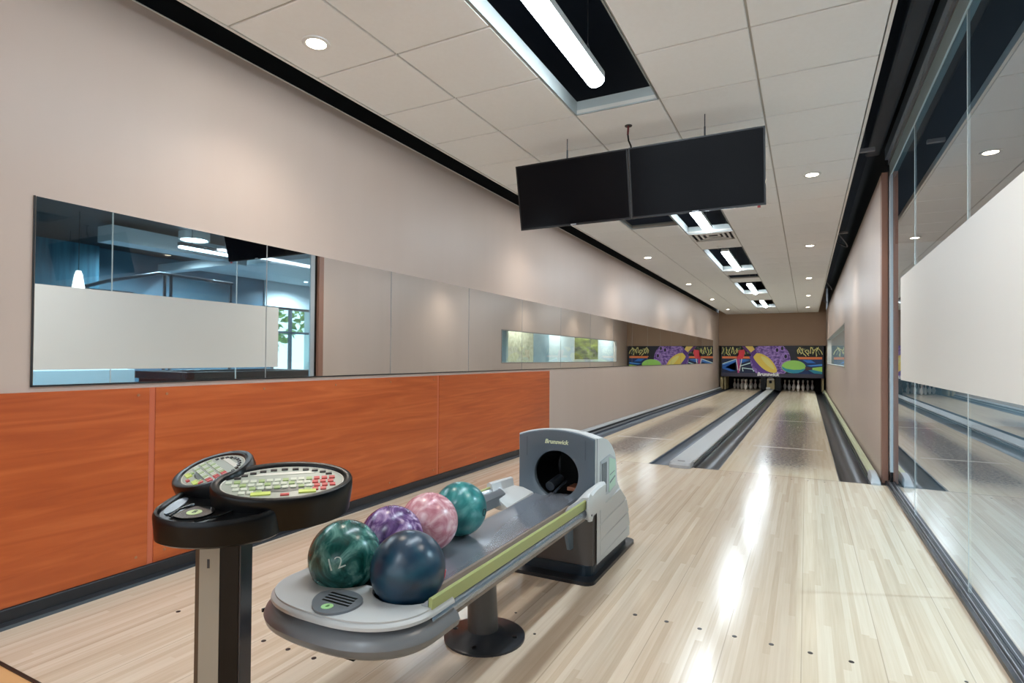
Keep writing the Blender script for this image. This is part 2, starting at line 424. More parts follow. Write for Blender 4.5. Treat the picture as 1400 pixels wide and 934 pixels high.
# white liners round each slot
for k, (a, b) in enumerate(SLOTS):
    x0, x1 = GX[2]+0.004, GX[3]-0.004
    bm = new(); t = 0.008; z1 = HC+0.092
    box(bm, x0, x0+t, a, b, HC-0.003, z1); box(bm, x1-t, x1, a, b, HC-0.003, z1)
    box(bm, x0+t, x1-t, a, a+t, HC-0.003, z1); box(bm, x0+t, x1-t, b-t, b, HC-0.003, z1)
    obj('slot_liner', bm, liner_m, ce)
bm = new(); x0, x1 = GX[1]+0.004, GX[2]-0.004; t = 0.008
box(bm, x0, x0+t, 0.62, 1.22, HC-0.003, HC+0.05); box(bm, x1-t, x1, 0.62, 1.22, HC-0.003, HC+0.05); box(bm, x0, x1, 1.212, 1.22, HC-0.003, HC+0.05)
obj('slot_liner', bm, liner_m, ce)
struct(obj('ceiling_slab', box(new(), XL-0.16, 0.9, YB, 18.4, 3.62, 3.75), mat('slab_navy', rgb(26, 36, 52), 0.7)))
# dark duct in the right-hand gap
tag(obj('air_duct', box(new(), 0.50, 0.62, -8.0, 0.15, 3.02, 3.3, 0.02), navy_m), 'dark navy duct running above the glass partition header', 'duct')

# ---------------------------------------------------------------- lanes, gutters, caps
def lane(x0, x1, m, label):
    o = obj('bowling_lane', box(new(), x0, x1, 0.0, 18.3, -0.10, 0.0), m); tag(o, label, 'lane', 'bowling lanes'); return o
laneL = lane(LL0, LL1, lane_l, 'pale maple bowling lane beside the mirrored wall, left of the grey divider')
laneR = lane(RL0, RL1, lane_r, 'pale maple bowling lane beside the right wall, right of the grey divider')
arrow_m = mat('lane_arrow_ink', rgb(96, 70, 56), 0.4)
for ln, xc in ((laneL, -2.010), (laneR, -0.242)):
    for k in range(-3, 4):
        y = 4.75 - abs(k)*0.2
        bm = new(); prism(bm, [(xc+k*0.135-0.012, y-0.07, 0.0004), (xc+k*0.135+0.012, y-0.07, 0.0004), (xc+k*0.135, y+0.07, 0.0004)], (0, 0, 0.0006))
        obj('lane_arrow', bm, arrow_m, ln)
    for dx, y in ((-0.3, 10.8), (0.3, 10.8), (-0.12, 10.9), (0.12, 10.9), (-0.2, 12.4), (0.2, 12.4)):
        bm = new(); lathe(bm, [(0, 0.001), (0.012, 0.001), (0.012, -0.001)], (xc+dx, y, 0), 8); obj('lane_dot', bm, arrow_m, ln)
def gutter(x0, x1, m, label):
    n = 14; rows = []
    for y in (0.0, 6.0, 12.0, 18.3):
        rows.append([(x0 + (x1-x0)*k/n, y, -0.012 - 0.075*math.sin(PI*k/n)**0.7) for k in range(n+1)])
    bm = new(); vr = loft(bm, rows)
    box(bm, x0, x0+0.012, 0.0, 18.3, -0.1, -0.004); box(bm, x1-0.012, x1, 0.0, 18.3, -0.1, -0.004)
    box(bm, x0, x1, -0.001, 0.0, -0.1, -0.006)
    return tag(obj('gutter', bm, m, None, True), label, 'gutter', 'lane gutters')
gutter(XL+0.115, LL0, gut_m, 'grey gutter between the left lane and the left wall rail')
gutter(LL1, -1.255, gut_m, 'narrow grey gutter between the left lane and the divider cap')
gutter(-1.03, RL0, gutb_m, 'dark gutter between the divider cap and the right lane')
gutter(RL1, 0.535, gutb_m, 'black gutter between the right lane and the right wall rail')
# bed of the lanes
struct(obj('lane_bed', box(new(), XL-0.05, 0.745, -0.02, 18.4, -0.22, -0.12), black_m))
# wide grey divider cap
dv = thing('lane_divider', 'wide grey divider cap running between the two lanes', 'divider', (-1.143, 0, 0))
def rr(x0, x1, y0, y1, r, n=5, only_front=False):
    pts = []
    for (cx, cy, a0) in ((x1-r, y1-r, 0), (x0+r, y1-r, 90), (x0+r, y0+r, 180), (x1-r, y0+r, 270)):
        if only_front and a0 in (0, 90):
            pts.append((x1 if a0 == 0 else x0, y1)); continue
        for k in range(n+1):
            a = math.radians(a0 + 90*k/n); pts.append((cx + r*math.cos(a), cy + r*math.sin(a)))
    return pts
bm = new(); prism(bm, [(x, y, -0.08) for x, y in rr(-1.25, -1.036, 0.16, 16.9, 0.01)], (0, 0, 0.128)); obj('cap_top', bm, cap_m, dv)
bm = new()
lo = rr(-1.253, -1.032, -0.095, 0.17, 0.05, 6, True); hi = rr(-1.246, -1.042, -0.075, 0.17, 0.05, 6, True)
loft(bm, [[(x, y, 0.0) for x, y in lo], [(x, y, 0.03) for x, y in lo], [(x, y, 0.052) for x, y in hi]], True)
bm.faces.new([v for v in bm.verts][-len(hi):])
obj('cap_nose', bm, silend_m, dv, True)
obj('nose_slot', box(new(), -1.185, -1.11, 0.03, 0.07, 0.0515, 0.0535, 0.001, 1), alud_m, dv)
obj('side_edge', box(new(), -1.036, -1.030, 0.1, 16.9, 0.012, 0.030), blkg_m, dv)
obj('side_edge', box(new(), -1.035, -1.028, 0.1, 16.9, 0.031, 0.044), white_m, dv)
# side rails along the walls
def side_rail(x0, x1, label, sgn, m):
    t = thing('wall_rail', label, 'rail', ((x0+x1)/2, 0.0, 0))
    bm = new(); prism(bm, [(x0, 0.30, 0.0), (x1, 0.30, 0.0), (x1, 0.30, 0.055), (x1-0.012, 0.30, 0.075), (x0+0.012, 0.30, 0.075), (x0, 0.30, 0.055)], (0, 16.4, 0)); obj('rail_cover', bm, m, t)
    bm = new()
    rows = []
    for y, h in ((0.31, 0.080), (0.18, 0.079), (0.06, 0.062), (0.0, 0.036), (-0.03, 0.016)):
        rows.append([(x0-0.003, y, 0.0), (x0-0.003, y, h*0.72), (x0+0.010, y, h), (x1-0.010, y, h), (x1+0.003, y, h*0.72), (x1+0.003, y, 0.0)])
    vr = loft(bm, rows); bm.faces.new(vr[-1]); bm.faces.new(vr[0][::-1])
    obj('end_cap', bm, silend_m, t, True)
    xi = x0 if sgn > 0 else x1
    obj('rail_edge', box(new(), xi-0.006, xi+0.004, 0.3, 16.7, 0.02, 0.05), base_m, t)
    return t
side_rail(0.537, 0.605, 'pale green capped rail with silver end at the foot of the right wall', 1, capg_m)
side_rail(XL+0.02, XL+0.105, 'pale grey capped rail at the foot of the left mirrored wall', -1, cap_m)

# ================================================================= LEFT WALL FITTINGS
MY = [-4.865] + [-3.690 + 1.1716*k for k in range(16)] + [15.03]
MY = [y for y in MY if y < 14.6] + [15.03]
mr = thing('wall_mirror', 'long horizontal mirror band of many panes on the left wall', 'mirror', (XL, -4.865, 0.98))
for a, b in zip(MY[:-1], MY[1:]):
    obj('mirror_pane', box(new(), XL+0.001, XL+0.007, a+0.003, b-0.003, 0.985, 1.795), mirror_m, mr)
seam_m = mat('mirror_seam', rgb(132, 134, 134), 0.3)
for y in MY[1:-1]:
    obj('pane_seam', box(new(), XL+0.001, XL+0.0078, y-0.003, y+0.003, 0.985, 1.795), seam_m, mr)
bm = new(); box(bm, XL, XL+0.008, -4.870, -4.865, 0.978, 1.797); box(bm, XL, XL+0.008, -4.870, 15.04, 0.977, 0.984)
obj('mirror_edge', bm, mir_edge, mr)
ws = thing('wainscot', 'orange cherry wood wainscot panels along the lower left wall', 'wainscot', (XL, -4.0, 0.07))
PY = [-8.5, -6.86, -4.365, -1.865, 0.613]
for a, b in zip(PY[:-1], PY[1:]):
    obj('wood_panel', box(new(), XL+0.0005, XL+0.016, a+0.015, b-(0.015 if b < 0.5 else 0), 0.072, 0.955, 0.002, 1), cherry_m, ws)
for y in PY[1:-1]:
    obj('seam_strip', box(new(), XL+0.001, XL+0.010, y-0.016, y+0.016, 0.072, 0.955), seamstrip_m, ws)
for a, b in zip(PY[1:-1], PY[2:]):
    for k in range(5):
        for z in (0.92, 0.125):
            y = a + 0.07 + (b-a-0.14)*k/4
            bm = new(); tube(bm, [(XL+0.015, y, z), (XL+0.019, y, z)], 0.007, 8); obj('screw', bm, screw_m, ws)

# ================================================================= GLASS PARTITION (right, near)
gp = thing('glass_partition', 'frameless glass partition with frosted band along the right side', 'partition', (XG, -3.0, 0))
GY = [-8.5, -5.7, -4.2, -2.69, -1.205, 0.02]
for a, b in zip(GY[:-1], GY[1:]):
    obj('glass_pane', box(new(), XG-0.005, XG+0.005, a+0.002, b-0.002, 0.03, 2.80), glass_m, gp)
for y in GY[1:-1]:
    obj('pane_joint', box(new(), XG-0.006, XG+0.006, y-0.004, y+0.004, 0.03, 2.80), joint_m, gp)
for a, b in ((-8.5, -0.55),):
    obj('frosted_band', box(new(), XG-0.0075, XG-0.0055, a, b, 0.965, 1.79), frost_m, gp)
bm = new(); box(bm, 0.655, 0.672, -8.5, 0.2, 0.0, 0.02); box(bm, 0.684, 0.694, -8.5, 0.2, 0.0, 0.034); box(bm, 0.706, 0.74, -8.5, 0.2, 0.0, 0.02)
obj('floor_track', bm, base_m, gp)
obj('track_strip', box(new(), 0.680, 0.684, -8.5, 0.2, 0.0, 0.033), silver_m, gp)
obj('track_strip', box(new(), 0.672, 0.675, -8.5, 0.2, 0.0, 0.021), silver_m, gp)
obj('header_rail', box(new(), 0.690, 0.735, -8.5, 0.128, 2.80, 2.925), hdrl_m, gp)
obj('header_channel', box(new(), 0.693, 0.735, -8.5, 0.19, 2.925, 2.937), blk_m, gp)
obj('header_rail', box(new(), 0.686, 0.735, -8.5, 0.19, 2.937, 2.985), silver_m, gp)
obj('header_rail', box(new(), 0.662, 0.735, -8.5, 0.19, 2.985, 3.09), hdr_m, gp)
obj('header_panel', box(new(), 0.68, 0.735, -8.5, 0.2, 3.09, 3.6), black_m, gp)
obj('end_post', box(new(), 0.684, 0.714, 0.02, 0.128, 0.12, 2.80), alu_m, gp)
obj('end_post_edge', box(new(), 0.679, 0.684, 0.095, 0.128, 0.0, 2.86), blk_m, gp)
obj('end_post_foot', box(new(), 0.684, 0.714, 0.018, 0.128, 0.0, 0.12), blk_m, gp)

# cables in the dark gap above the right wall
cab_m = mat('cable_grey', rgb(120, 118, 122), 0.5)
for k, (y, s, lab) in enumerate(((3.6, 0.16, 'loose grey cable loop in the dark ceiling gap, nearest the televisions'), (9.4, 0.20, 'loose grey cable loop hanging in the dark gap, middle of the right wall'), (13.0, 0.2, 'loose grey cable loop hanging in the dark gap near the end wall'))):
    pts = [(0.43, y, 3.62), (0.43, y, 3.3), (0.43, y, 3.0)]
    for a in range(0, 13):
        t = a/12; pts.append((0.43 + 0.13*math.sin(PI*t), y + s*6*t*0.4, 3.0 - 0.17*math.sin(PI*t*0.9)))
    bm = new(); tube(bm, pts, 0.008, 6); tag(obj('cable', bm, cab_m, None, True), lab, 'cable', 'loose cables above the right wall')
for y, lab in ((-0.55, 'small grey bracket in the dark gap beside the glass header'), (2.9, 'pale junction box in the dark gap above the right wall')):
    tag(obj('bracket', box(new(), 0.40, 0.52, y, y+0.04, 2.86, 2.89, 0.004), cab_m), lab, 'bracket')

# ================================================================= LIGHTS IN THE ROOM
def make_downlight(loc, label):
    t = thing('downlight', label, 'ceiling light', loc, 'recessed ceiling downlights')
    x, y, z = loc
    bm = new(); lathe(bm, [(0.052, 0.004), (0.052, -0.007), (0.06, -0.010), (0.074, -0.006), (0.076, 0.0), (0.076, 0.004)], (x, y, z), 24)
    obj('trim_ring', bm, white_m, t, True)
    bm = new(); lathe(bm, [(0.0, -0.0055), (0.03, -0.0055), (0.051, -0.004), (0.051, 0.003), (0, 0.003)], (x, y, z), 20)
    obj('lens', bm, spot_em, t, True)
    return t
spot_d = bpy.data.lights.new('downlight_beam', 'SPOT'); spot_d.energy = SPOT; spot_d.color = (1.0, 0.91, 0.80)
spot_d.spot_size = math.radians(125); spot_d.spot_blend = 0.9; spot_d.shadow_soft_size = 0.05
dl0 = None
DY = [-7.47, -3.87, -0.27, 3.33, 7.05, 10.62, 14.2]
names = ['over the seating end', 'nearest', 'beside the televisions', 'second', 'third', 'fourth', 'nearest the end wall']
for i, y in enumerate(DY):
    for x, side in ((-2.33, 'left wall'), (0.06, 'right wall')):
        lab = 'round recessed warm downlight over the %s side, %s' % (side, names[i] if i in (0, 2, 6) else names[i] + ' down the room')
        loc = (x, y, HC-0.004)
        if dl0 is None: dl0 = make_downlight(loc, lab)
        else: dup(dl0, loc, lab)
        l = bpy.data.objects.new('downlight_beam', spot_d); col.objects.link(l); l.location = (x, y, HC-0.02)
def make_strip(loc, label):
    t = thing('strip_light', label, 'strip light', loc, 'strip lights in the ceiling slots')
    x, y, z = loc; L = 0.95
    bm = new()
    pts = [(0.055*math.cos(a), 0.045*math.sin(a)) for a in [math.radians(180 + 180*k/10) for k in range(11)]]
    prism(bm, [(x+px, y-L, z+pz) for px, pz in pts], (0, 2*L, 0)); obj('diffuser', bm, strip_em, t, True)
    obj('housing', box(new(), x-0.057, x+0.057, y-L-0.004, y+L+0.004, z+0.0005, z+0.045, 0.006), white_m, t)
    for yy in (y-L+0.15, y+L-0.15):
        bm = new(); tube(bm, [(x-0.03, yy, z+0.04), (x, yy, z+0.16), (x, yy, 3.62)], 0.0018, 5); tube(bm, [(x+0.03, yy, z+0.04), (x, yy, z+0.16)], 0.0018, 5)
        obj('hanger_wire', bm, silver_m, t)
    return t
s0 = None
for yc, lab in ((-7.2, 'strip light in the ceiling slot over the seating end'), (-3.70, 'bright white strip light in the nearest ceiling slot'), (0.78, 'white strip light in the slot just behind the televisions'), (4.45, 'white strip light in the third ceiling slot'), (8.75, 'white strip light in the fourth ceiling slot'), (12.85, 'white strip light in the slot nearest the end wall')):
    loc = (-1.14, yc, 2.835)
    if s0 is None: s0 = make_strip(loc, lab)
    else: dup(s0, loc, lab)
# air diffuser and sprinkler
vt = thing('ceiling_vent', 'square white air diffuser in the ceiling behind the televisions', 'vent', (-1.125, 2.12, HC))
vd_m = mat('vent_dark', rgb(60, 60, 62), 0.6)
obj('backing', box(new(), -1.40, -0.85, 1.84, 2.40, HC+0.05, HC+0.06), vd_m, vt)
for k in range(4):
    o_ = 0.285 - k*0.065; bm = new(); t_ = 0.03
    zz = HC + 0.006*k
    for a in ((-o_, o_, -o_, -o_+t_), (-o_, o_, o_-t_, o_), (-o_, -o_+t_, -o_+t_, o_-t_), (o_-t_, o_, -o_+t_, o_-t_)):
        box(bm, -1.125+a[0], -1.125+a[1], 2.12+a[2], 2.12+a[3], zz-0.008, zz)
    obj('louver', bm, white_m, vt)
sp = thing('sprinkler', 'small sprinkler head in the ceiling beyond the air diffuser', 'sprinkler', (-1.15, 2.85, HC))
bm = new(); lathe(bm, [(0.035, 0), (0.033, -0.006), (0.012, -0.010), (0.010, -0.03), (0.0, -0.03)], (-1.15, 2.85, HC-0.003), 16); obj('escutcheon', bm, white_m, sp, True)
bm = new(); lathe(bm, [(0.0, -0.042), (0.018, -0.042), (0.018, -0.045), (0.0, -0.046)], (-1.15, 2.85, HC-0.003), 12); tube(bm, [(-1.15, 2.85, HC-0.03), (-1.15, 2.85, HC-0.048)], 0.004, 6); obj('deflector', bm, alud_m, sp)

# ================================================================= TELEVISIONS
def tv(x0, x1, label, rod_x, dz=0.0):
    t = thing('television', label, 'television', ((x0+x1)/2, -2.05, 2.14), 'televisions hung over the approach')
    top = Vector((0, -2.10, 2.628+dz)); bot = Vector((0, -1.992, 2.142+dz))
    ax = (top-bot).normalized(); n = Vector((0, -ax.z, ax.y)).normalized()     # n points at the bowlers
    if n.y > 0: n = -n
    H = (top-bot).length
    def P(x, v, d): return Vector((x, 0, 0)) + Vector((0, bot.y, bot.z)) + ax*v + n*d
    def slab(xa, xb, va, vb, da, db):
        bm = new(); prism(bm, [P(xa, va, da), P(xb, va, da), P(xb, vb, da), P(xa, vb, da)], n*(db-da)); return bm
    obj('casing', slab(x0, x1, 0, H, -0.035, -0.004), tvb_m, t)
    bw = 0.010
    bm = new()
    for a in ((x0, x1, 0, bw*1.4), (x0, x1, H-bw, H), (x0, x0+bw, bw*1.4, H-bw), (x1-bw, x1, bw*1.4, H-bw)):
        prism(bm, [P(a[0], a[2], -0.004), P(a[1], a[2], -0.004), P(a[1], a[3], -0.004), P(a[0], a[3], -0.004)], n*0.006)
    obj('bezel', bm, tvb_m, t)
    obj('screen', slab(x0+bw, x1-bw, bw*1.4, H-bw, -0.0035, -0.0005), tvs_m, t)
    xm = (x0+x1)/2
    obj('brand_plate', slab(xm-0.022, xm+0.022, 0.004, 0.011, 0.002, 0.003), silver_m, t)
    obj('rear_hump', slab(x0+0.15, x1-0.15, 0.08, H-0.12, -0.07, -0.035), tvb_m, t)
    bm = new(); tube(bm, [(rod_x, -2.02, HC+0.02), (rod_x, -2.02, 2.70+dz)], 0.0035, 6); tube(bm, [(rod_x, -2.02, 2.72+dz), (rod_x, -2.02, 2.66+dz), P(rod_x, H-0.06, -0.04)], 0.006, 6)
    obj('hanging_rod', bm, alud_m, t)
    obj('mount_plate', slab(rod_x-0.05, rod_x+0.05, H-0.25, H-0.03, -0.078, -0.068), alud_m, t)
    return t
tvl = tv(-2.026, -1.127, 'black flat television hung from the ceiling, left of the pair', -1.621)
tvr = tv(-1.121, -0.223, 'black flat television hung from the ceiling, right of the pair', -0.607)
red_m = mat('red_led', rgb(150, 40, 50), 0.4)
obj('sensor_bump', box(new(), -0.275, -0.255, -2.0, -1.985, 2.128, 2.14, 0.002), red_m, tvr)
cb = thing('cable_drop', 'dark red cable dropping from a ceiling hole to the televisions', 'cable', (-1.131, -2.06, HC))
cbr_m = mat('cable_dark_red', rgb(92, 24, 34), 0.4)
bm = new(); tube(bm, [(-1.131, -2.06, HC+0.02), (-1.133, -2.06, HC-0.03), (-1.135, -2.06, HC-0.07)], 0.0075, 8); obj('sleeve', bm, cbr_m, cb, True)
bm = new(); tube(bm, [(-1.135, -2.06, HC-0.065), (-1.131, -2.055, HC-0.11), (-1.115, -2.05, HC-0.15), (-1.108, -2.035, HC-0.24)], 0.0062, 8); obj('cord', bm, blk_m, cb, True)
bm = new(); lathe(bm, [(0, -0.0055), (0.026, -0.0055), (0.027, -0.001), (0, -0.001)], (-1.131, -2.06, HC-0.003), 14); obj('ceiling_hole', bm, blk_m, cb)

# ================================================================= BALL RETURN
br = thing('ball_return', 'grey ball return with green edged rack and hooded machine', 'ball return', (BX, -3.0, 0))
hg_m = mat('hood_front_grey', rgb(88, 99, 108), 0.32, spec=0.5)
hs_m = mat('hood_shell_grey', rgb(198, 202, 203), 0.38)
hd_m = mat('hood_lower_taupe', rgb(80, 74, 70), 0.4, noise=((3, 3, 3), 0.5, rgb(86, 81, 78)))
tray_m = mat('tray_grey', rgb(186, 188, 187), 0.38)
skirt_m = mat('tray_skirt_grey', rgb(112, 115, 118), 0.3)
rubber_m = mat('base_rubber', rgb(28, 32, 38), 0.35)
grn_m = mat('rail_green', rgb(158, 165, 104), 0.42)
tube_m = mat('rail_tube_silver', rgb(150, 158, 168), 0.25, metal=0.7)
plate_m = mat('rack_plate_steel', rgb(128, 135, 148), 0.2, metal=0.55, noise=((4, 2, 4), 0.6, rgb(156, 161, 170)))
taupe_m = mat('rack_edge_taupe', rgb(128, 116, 106), 0.4)
limet_m = mat('lettering_lime', rgb(214, 222, 184), 0.4)
hw = 0.2125
# base pad
bm = new(); prism(bm, [(x, y, 0) for x, y in rr(BX-hw-0.02, BX+hw+0.02, -3.42, -2.62, 0.05)], (0, 0, 0.018)); obj('base_pad', bm, rubber_m, br)
bm = new(); prism(bm, [(x, y, 0.018) for x, y in rr(BX-hw+0.01, BX+hw-0.008, -3.345, -2.70, 0.05)], (0, 0, 0.05)); obj('plinth', bm, mat('plinth_teal', rgb(22, 40, 52), 0.35), br)
# shell: side profile swept across with a crowned top
prof = [(-3.29, 0.708, 1.0), (-3.20, 0.702, 1.0), (-3.12, 0.682, 1.0), (-3.05, 0.645, 0.9), (-2.99, 0.595, 0.75), (-2.96, 0.53, 0.5), (-2.945, 0.43, 0.2), (-2.89, 0.375, 0.1), (-2.83, 0.30, 0), (-2.785, 0.22, 0), (-2.755, 0.13, 0), (-2.74, 0.066, 0)]
nx = 16; rows = []
for y, z, k in prof:
    row = []
    for i in range(nx+1):
        s = -1 + 2*i/nx
        row.append((BX + hw*s*(1.0 if abs(s) < 0.999 else 1), y, z + 0.036*k*(1-s*s)))
    rows.append(row)
bm = new(); vr = loft(bm, rows)
for i in (0, nx):
    side = [vr[j][i] for j in range(len(prof))] + [bm.verts.new((vr[0][i].co.x, -3.29, 0.066))]
    bm.faces.new(side)
shell = obj('hood_shell', bm, hs_m, br, True)
# front face with a round mouth: ring of quads from a circle to the outline
def front_out(a):
    """outline point of the front face hit by a ray at angle a from the mouth centre"""
    cx, cz = BX, 0.512
    best = None
    for t in [i*0.0005 for i in range(150, 1300)]:
        x = cx + t*math.cos(a); z = cz + t*math.sin(a)
        s = (x-BX)/hw
        if abs(s) > 1 or z < 0.335 or z > 0.708 + 0.036*(1-s*s):
            return (x, z)
    return (x, z)
N = 96
MR = 0.140
angs = [2*PI*k/N for k in range(N)]
for zz, xx in ((0.708, hw), (0.708, -hw), (0.335, hw), (0.335, -hw)):
    a = math.atan2(zz-0.512, xx) % (2*PI)
    j = min(range(N), key=lambda q: abs(angs[q]-a)); angs[j] = a
outer = [front_out(a - 1e-4) for a in angs]
inner = [(BX + MR*math.cos(a), 0.512 + MR*math.sin(a)) for a in angs]
inner2 = [(BX + (MR-0.016)*math.cos(a), 0.512 + (MR-0.016)*math.sin(a)) for a in angs]
bm = new()
loft(bm, [[(x, -3.29, z) for x, z in outer], [(x, -3.328, z) for x, z in outer], [((x-BX)*0.985+BX, -3.335, (z-0.5)*0.985+0.5) for x, z in outer], [(x, -3.335, z) for x, z in inner], [(x, -3.325, z) for x, z in inner2], [(x, -3.300, z) for x, z in inner2]], True)
front = obj('hood_front', bm, hg_m, br, True)
# pale rim round the top edge of the front
pts = [(BX + hw*(-1+2*i/20)*1.002, -3.318, 0.708 + 0.036*(1-(-1+2*i/20)**2) + 0.002) for i in range(21)]
bm = new(); tube(bm, [(BX-hw, -3.318, 0.55)] + [(BX-hw, -3.318, 0.69)] + pts + [(BX+hw, -3.318, 0.69), (BX+hw, -3.318, 0.40)], 0.0055, 6); obj('hood_rim', bm, hs_m, br, True)
# inset badge panel lines + lettering
obj('lettering', text_bm('Brunswick', 0.031, lambda x, y, z: (BX+0.004+x, -3.3365-z, 0.682+y), 0.002, 0.25, 0.0006), limet_m, front)
bm = new()
for sx in (-1, 1):
    prism(bm, [(BX+sx*0.163, -3.3358, 0.60), (BX+sx*0.1645, -3.3358, 0.60), (BX+sx*0.1645, -3.3358, 0.70), (BX+sx*0.163, -3.3358, 0.70)], (0, -0.0008, 0))
obj('panel_line', bm, alud_m, front)
# mouth interior
bm = new(); tube(bm, [(BX, -3.301, 0.512), (BX, -3.0, 0.50)], 0.1245, 32, False); lathe(bm, [(0, 0), (0.001, 0)], (BX, -3.0, 0.5), 3); obj('mouth_tunnel', bm, blk_m, br, True)
bm = new(); prism(bm, [(BX-0.11, -3.0, 0.39), (BX+0.11, -3.0, 0.39), (BX+0.11, -3.0, 0.62), (BX-0.11, -3.0, 0.62)], (0, 0.01, 0)); obj('mouth_back', bm, blk_m, br)
bm = new(); tube(bm, [(BX-0.055, -3.28, 0.435), (BX-0.045, -3.16, 0.455)], 0.026, 12); tube(bm, [(BX-0.02, -3.30, 0.41), (BX+0.0, -3.18, 0.45)], 0.007, 8); obj('accelerator', bm, alud_m, br, True)
obj('mouth_liner', box(new(), BX+0.03, BX+0.09, -3.25, -3.14, 0.415, 0.435, 0.004), mat('copper_brown', rgb(150, 96, 70), 0.4), br)  # copper-brown block low in the mouth
# lower front
rows = []
for z, o_ in ((0.066, 0.0), (0.20, 0.003), (0.336, 0.006)):
    row = [(BX-hw+0.008, -3.28, z), (BX-hw+0.012, -3.318, z), (BX-hw+0.035, -3.333, z)]
    row += [(BX+hw-0.035, -3.333, z), (BX+hw-0.012, -3.318, z), (BX+hw-0.008, -3.28, z)]
    rows.append(row)
bm = new(); loft(bm, rows); obj('lower_front', bm, hd_m, br, True)
fin_m = mat('fin_bluegrey', rgb(110, 128, 142), 0.35)
bm = new(); prism(bm, [(BX+0.085, -3.333, 0.36), (BX+0.085, -3.43, 0.36), (BX+0.085, -3.42, 0.24), (BX+0.085, -3.38, 0.15), (BX+0.085, -3.333, 0.145)], (0.016, 0, 0)); obj('front_fin', bm, fin_m, br)
# stepped louvers on both flanks
for sx in (1, -1):
    xf = BX + sx*hw
    tiers = [(0.372, 0.288, -2.935, -2.83), (0.285, 0.203, -2.81, -2.775), (0.200, 0.118, -2.77, -2.75), (0.115, 0.070, -2.745, -2.742)]
    for k, (zt, zb, yt, yb) in enumerate(tiers):
        bm = new()
        t0, t1 = 0.002, 0.010
        a = [(xf, -3.24, zt-0.028), (xf, yt+0.02, zt+0.012), (xf, yb+0.035, zb+0.012), (xf, -3.24, zb-0.026)]
        if k == 3: a = [(xf, -3.24, zt-0.024), (xf, yt+0.02, zt+0.012), (xf, yt+0.02, 0.068), (xf, -3.24, 0.068)]
        va = [bm.verts.new(p) for p in a]
        vb = [bm.verts.new((xf + sx*(t0 if i in (0, 3) else t1), p[1], p[2] - (0.004 if i in (0, 1) else -0.001))) for i, p in enumerate(a)]
        bm.faces.new(va); bm.faces.new(vb[::-1])
        for i in range(4): bm.faces.new((va[i], vb[i], vb[(i+1) % 4], va[(i+1) % 4]))
        obj('louver', bm, hs_m, shell)
# label plate on the right flank
xf = BX + hw
bm = new(); prism(bm, [(xf, -3.245, 0.585), (xf, -3.09, 0.60), (xf, -2.992, 0.565), (xf, -2.992, 0.415), (xf, -3.10, 0.395), (xf, -3.255, 0.40)], (0.006, 0, 0)); pl_ = obj('label_plate', bm, alu_m, shell)
bm = new(); prism(bm, [(xf+0.006, -3.115, 0.588), (xf+0.006, -2.999, 0.558), (xf+0.006, -2.999, 0.42), (xf+0.006, -3.115, 0.402)], (0.0015, 0, 0)); obj('mint_sticker', bm, mat('mint_sticker', rgb(176, 208, 190), 0.4), shell)
bm = new(); prism(bm, [(xf+0.0075, -3.10, 0.49), (xf+0.0075, -3.02, 0.50), (xf+0.0075, -3.02, 0.503), (xf+0.0075, -3.10, 0.494)], (0.001, 0, 0)); prism(bm, [(xf+0.0075, -3.10, 0.455), (xf+0.0075, -3.01, 0.475), (xf+0.0075, -3.01, 0.468), (xf+0.0075, -3.10, 0.445)], (0.001, 0, 0)); obj('sticker_print', bm, hg_m, shell)
bm = new()
for k in range(3): prism(bm, [(xf+0.006, -3.235+k*0.03, 0.57), (xf+0.006, -3.22+k*0.03, 0.572), (xf+0.006, -3.22+k*0.03, 0.415), (xf+0.006, -3.235+k*0.03, 0.412)], (0.003, 0, 0))
obj('plate_ribs', bm, hg_m, shell)

# rack: rails, steel plate
def rail(x, sx, y0, y1):
    bm = new(); prism(bm, [(x, y0, 0.423), (x+sx*0.010, y0, 0.426), (x+sx*0.011, y0, 0.463), (x+sx*0.006, y0, 0.468), (x-sx*0.001, y0, 0.464), (x-sx*0.002, y0, 0.425)], (0, y1-y0, 0))
    r_ = obj('green_rail', bm, grn_m, br)
    n = 12; bm = new(); prism(bm, [(x + sx*(-0.006) + 0.020*math.cos(2*PI*k/n), y0, 0.402 + 0.024*math.sin(2*PI*k/n)) for k in range(n)], (0, y1-y0, 0)); obj('rail_tube', bm, tube_m, br, True)
    bm = new(); prism(bm, [(x-sx*0.03, y0, 0.372), (x+sx*0.004, y0, 0.372), (x+sx*0.004, y0, 0.382), (x-sx*0.03, y0, 0.388)], (0, y1-y0, 0)); obj('rail_lip', bm, taupe_m, br)
    bm = new(); prism(bm, [(x-sx*0.003, y0, 0.425), (x-sx*0.003, y0, 0.460), (x-sx*0.045, y0, 0.425), (x-sx*0.062, y0, 0.385), (x-sx*0.05, y0, 0.385), (x-sx*0.035, y0, 0.42)], (0, y1-y0, 0)); obj('rail_inner', bm, silver_m, br)
rail(BX+0.252, 1, -4.80, -3.585)
rail(BX-0.252, -1, -4.745, -3.50)
rows = []
for y, z in ((-4.80, 0.383), (-3.75, 0.388), (-3.40, 0.395), (-3.26, 0.402)):
    rows.append([(BX-0.115, y, z+0.006), (BX-0.09, y, z), (BX, y, z-0.003), (BX+0.09, y, z), (BX+0.115, y, z+0.006), (BX+0.115, y, z-0.01), (BX, y, z-0.015), (BX-0.115, y, z-0.01)])
bm = new(); vr = loft(bm, rows, True); bm.faces.new(vr[0][::-1]); bm.faces.new(vr[-1]); obj('steel_plate', bm, plate_m, br, True)
for sx in (-1, 1):
    obj('plate_edge', box(new(), BX+sx*0.122-0.006, BX+sx*0.122+0.006, -4.78, -3.45, 0.372, 0.392), taupe_m, br)
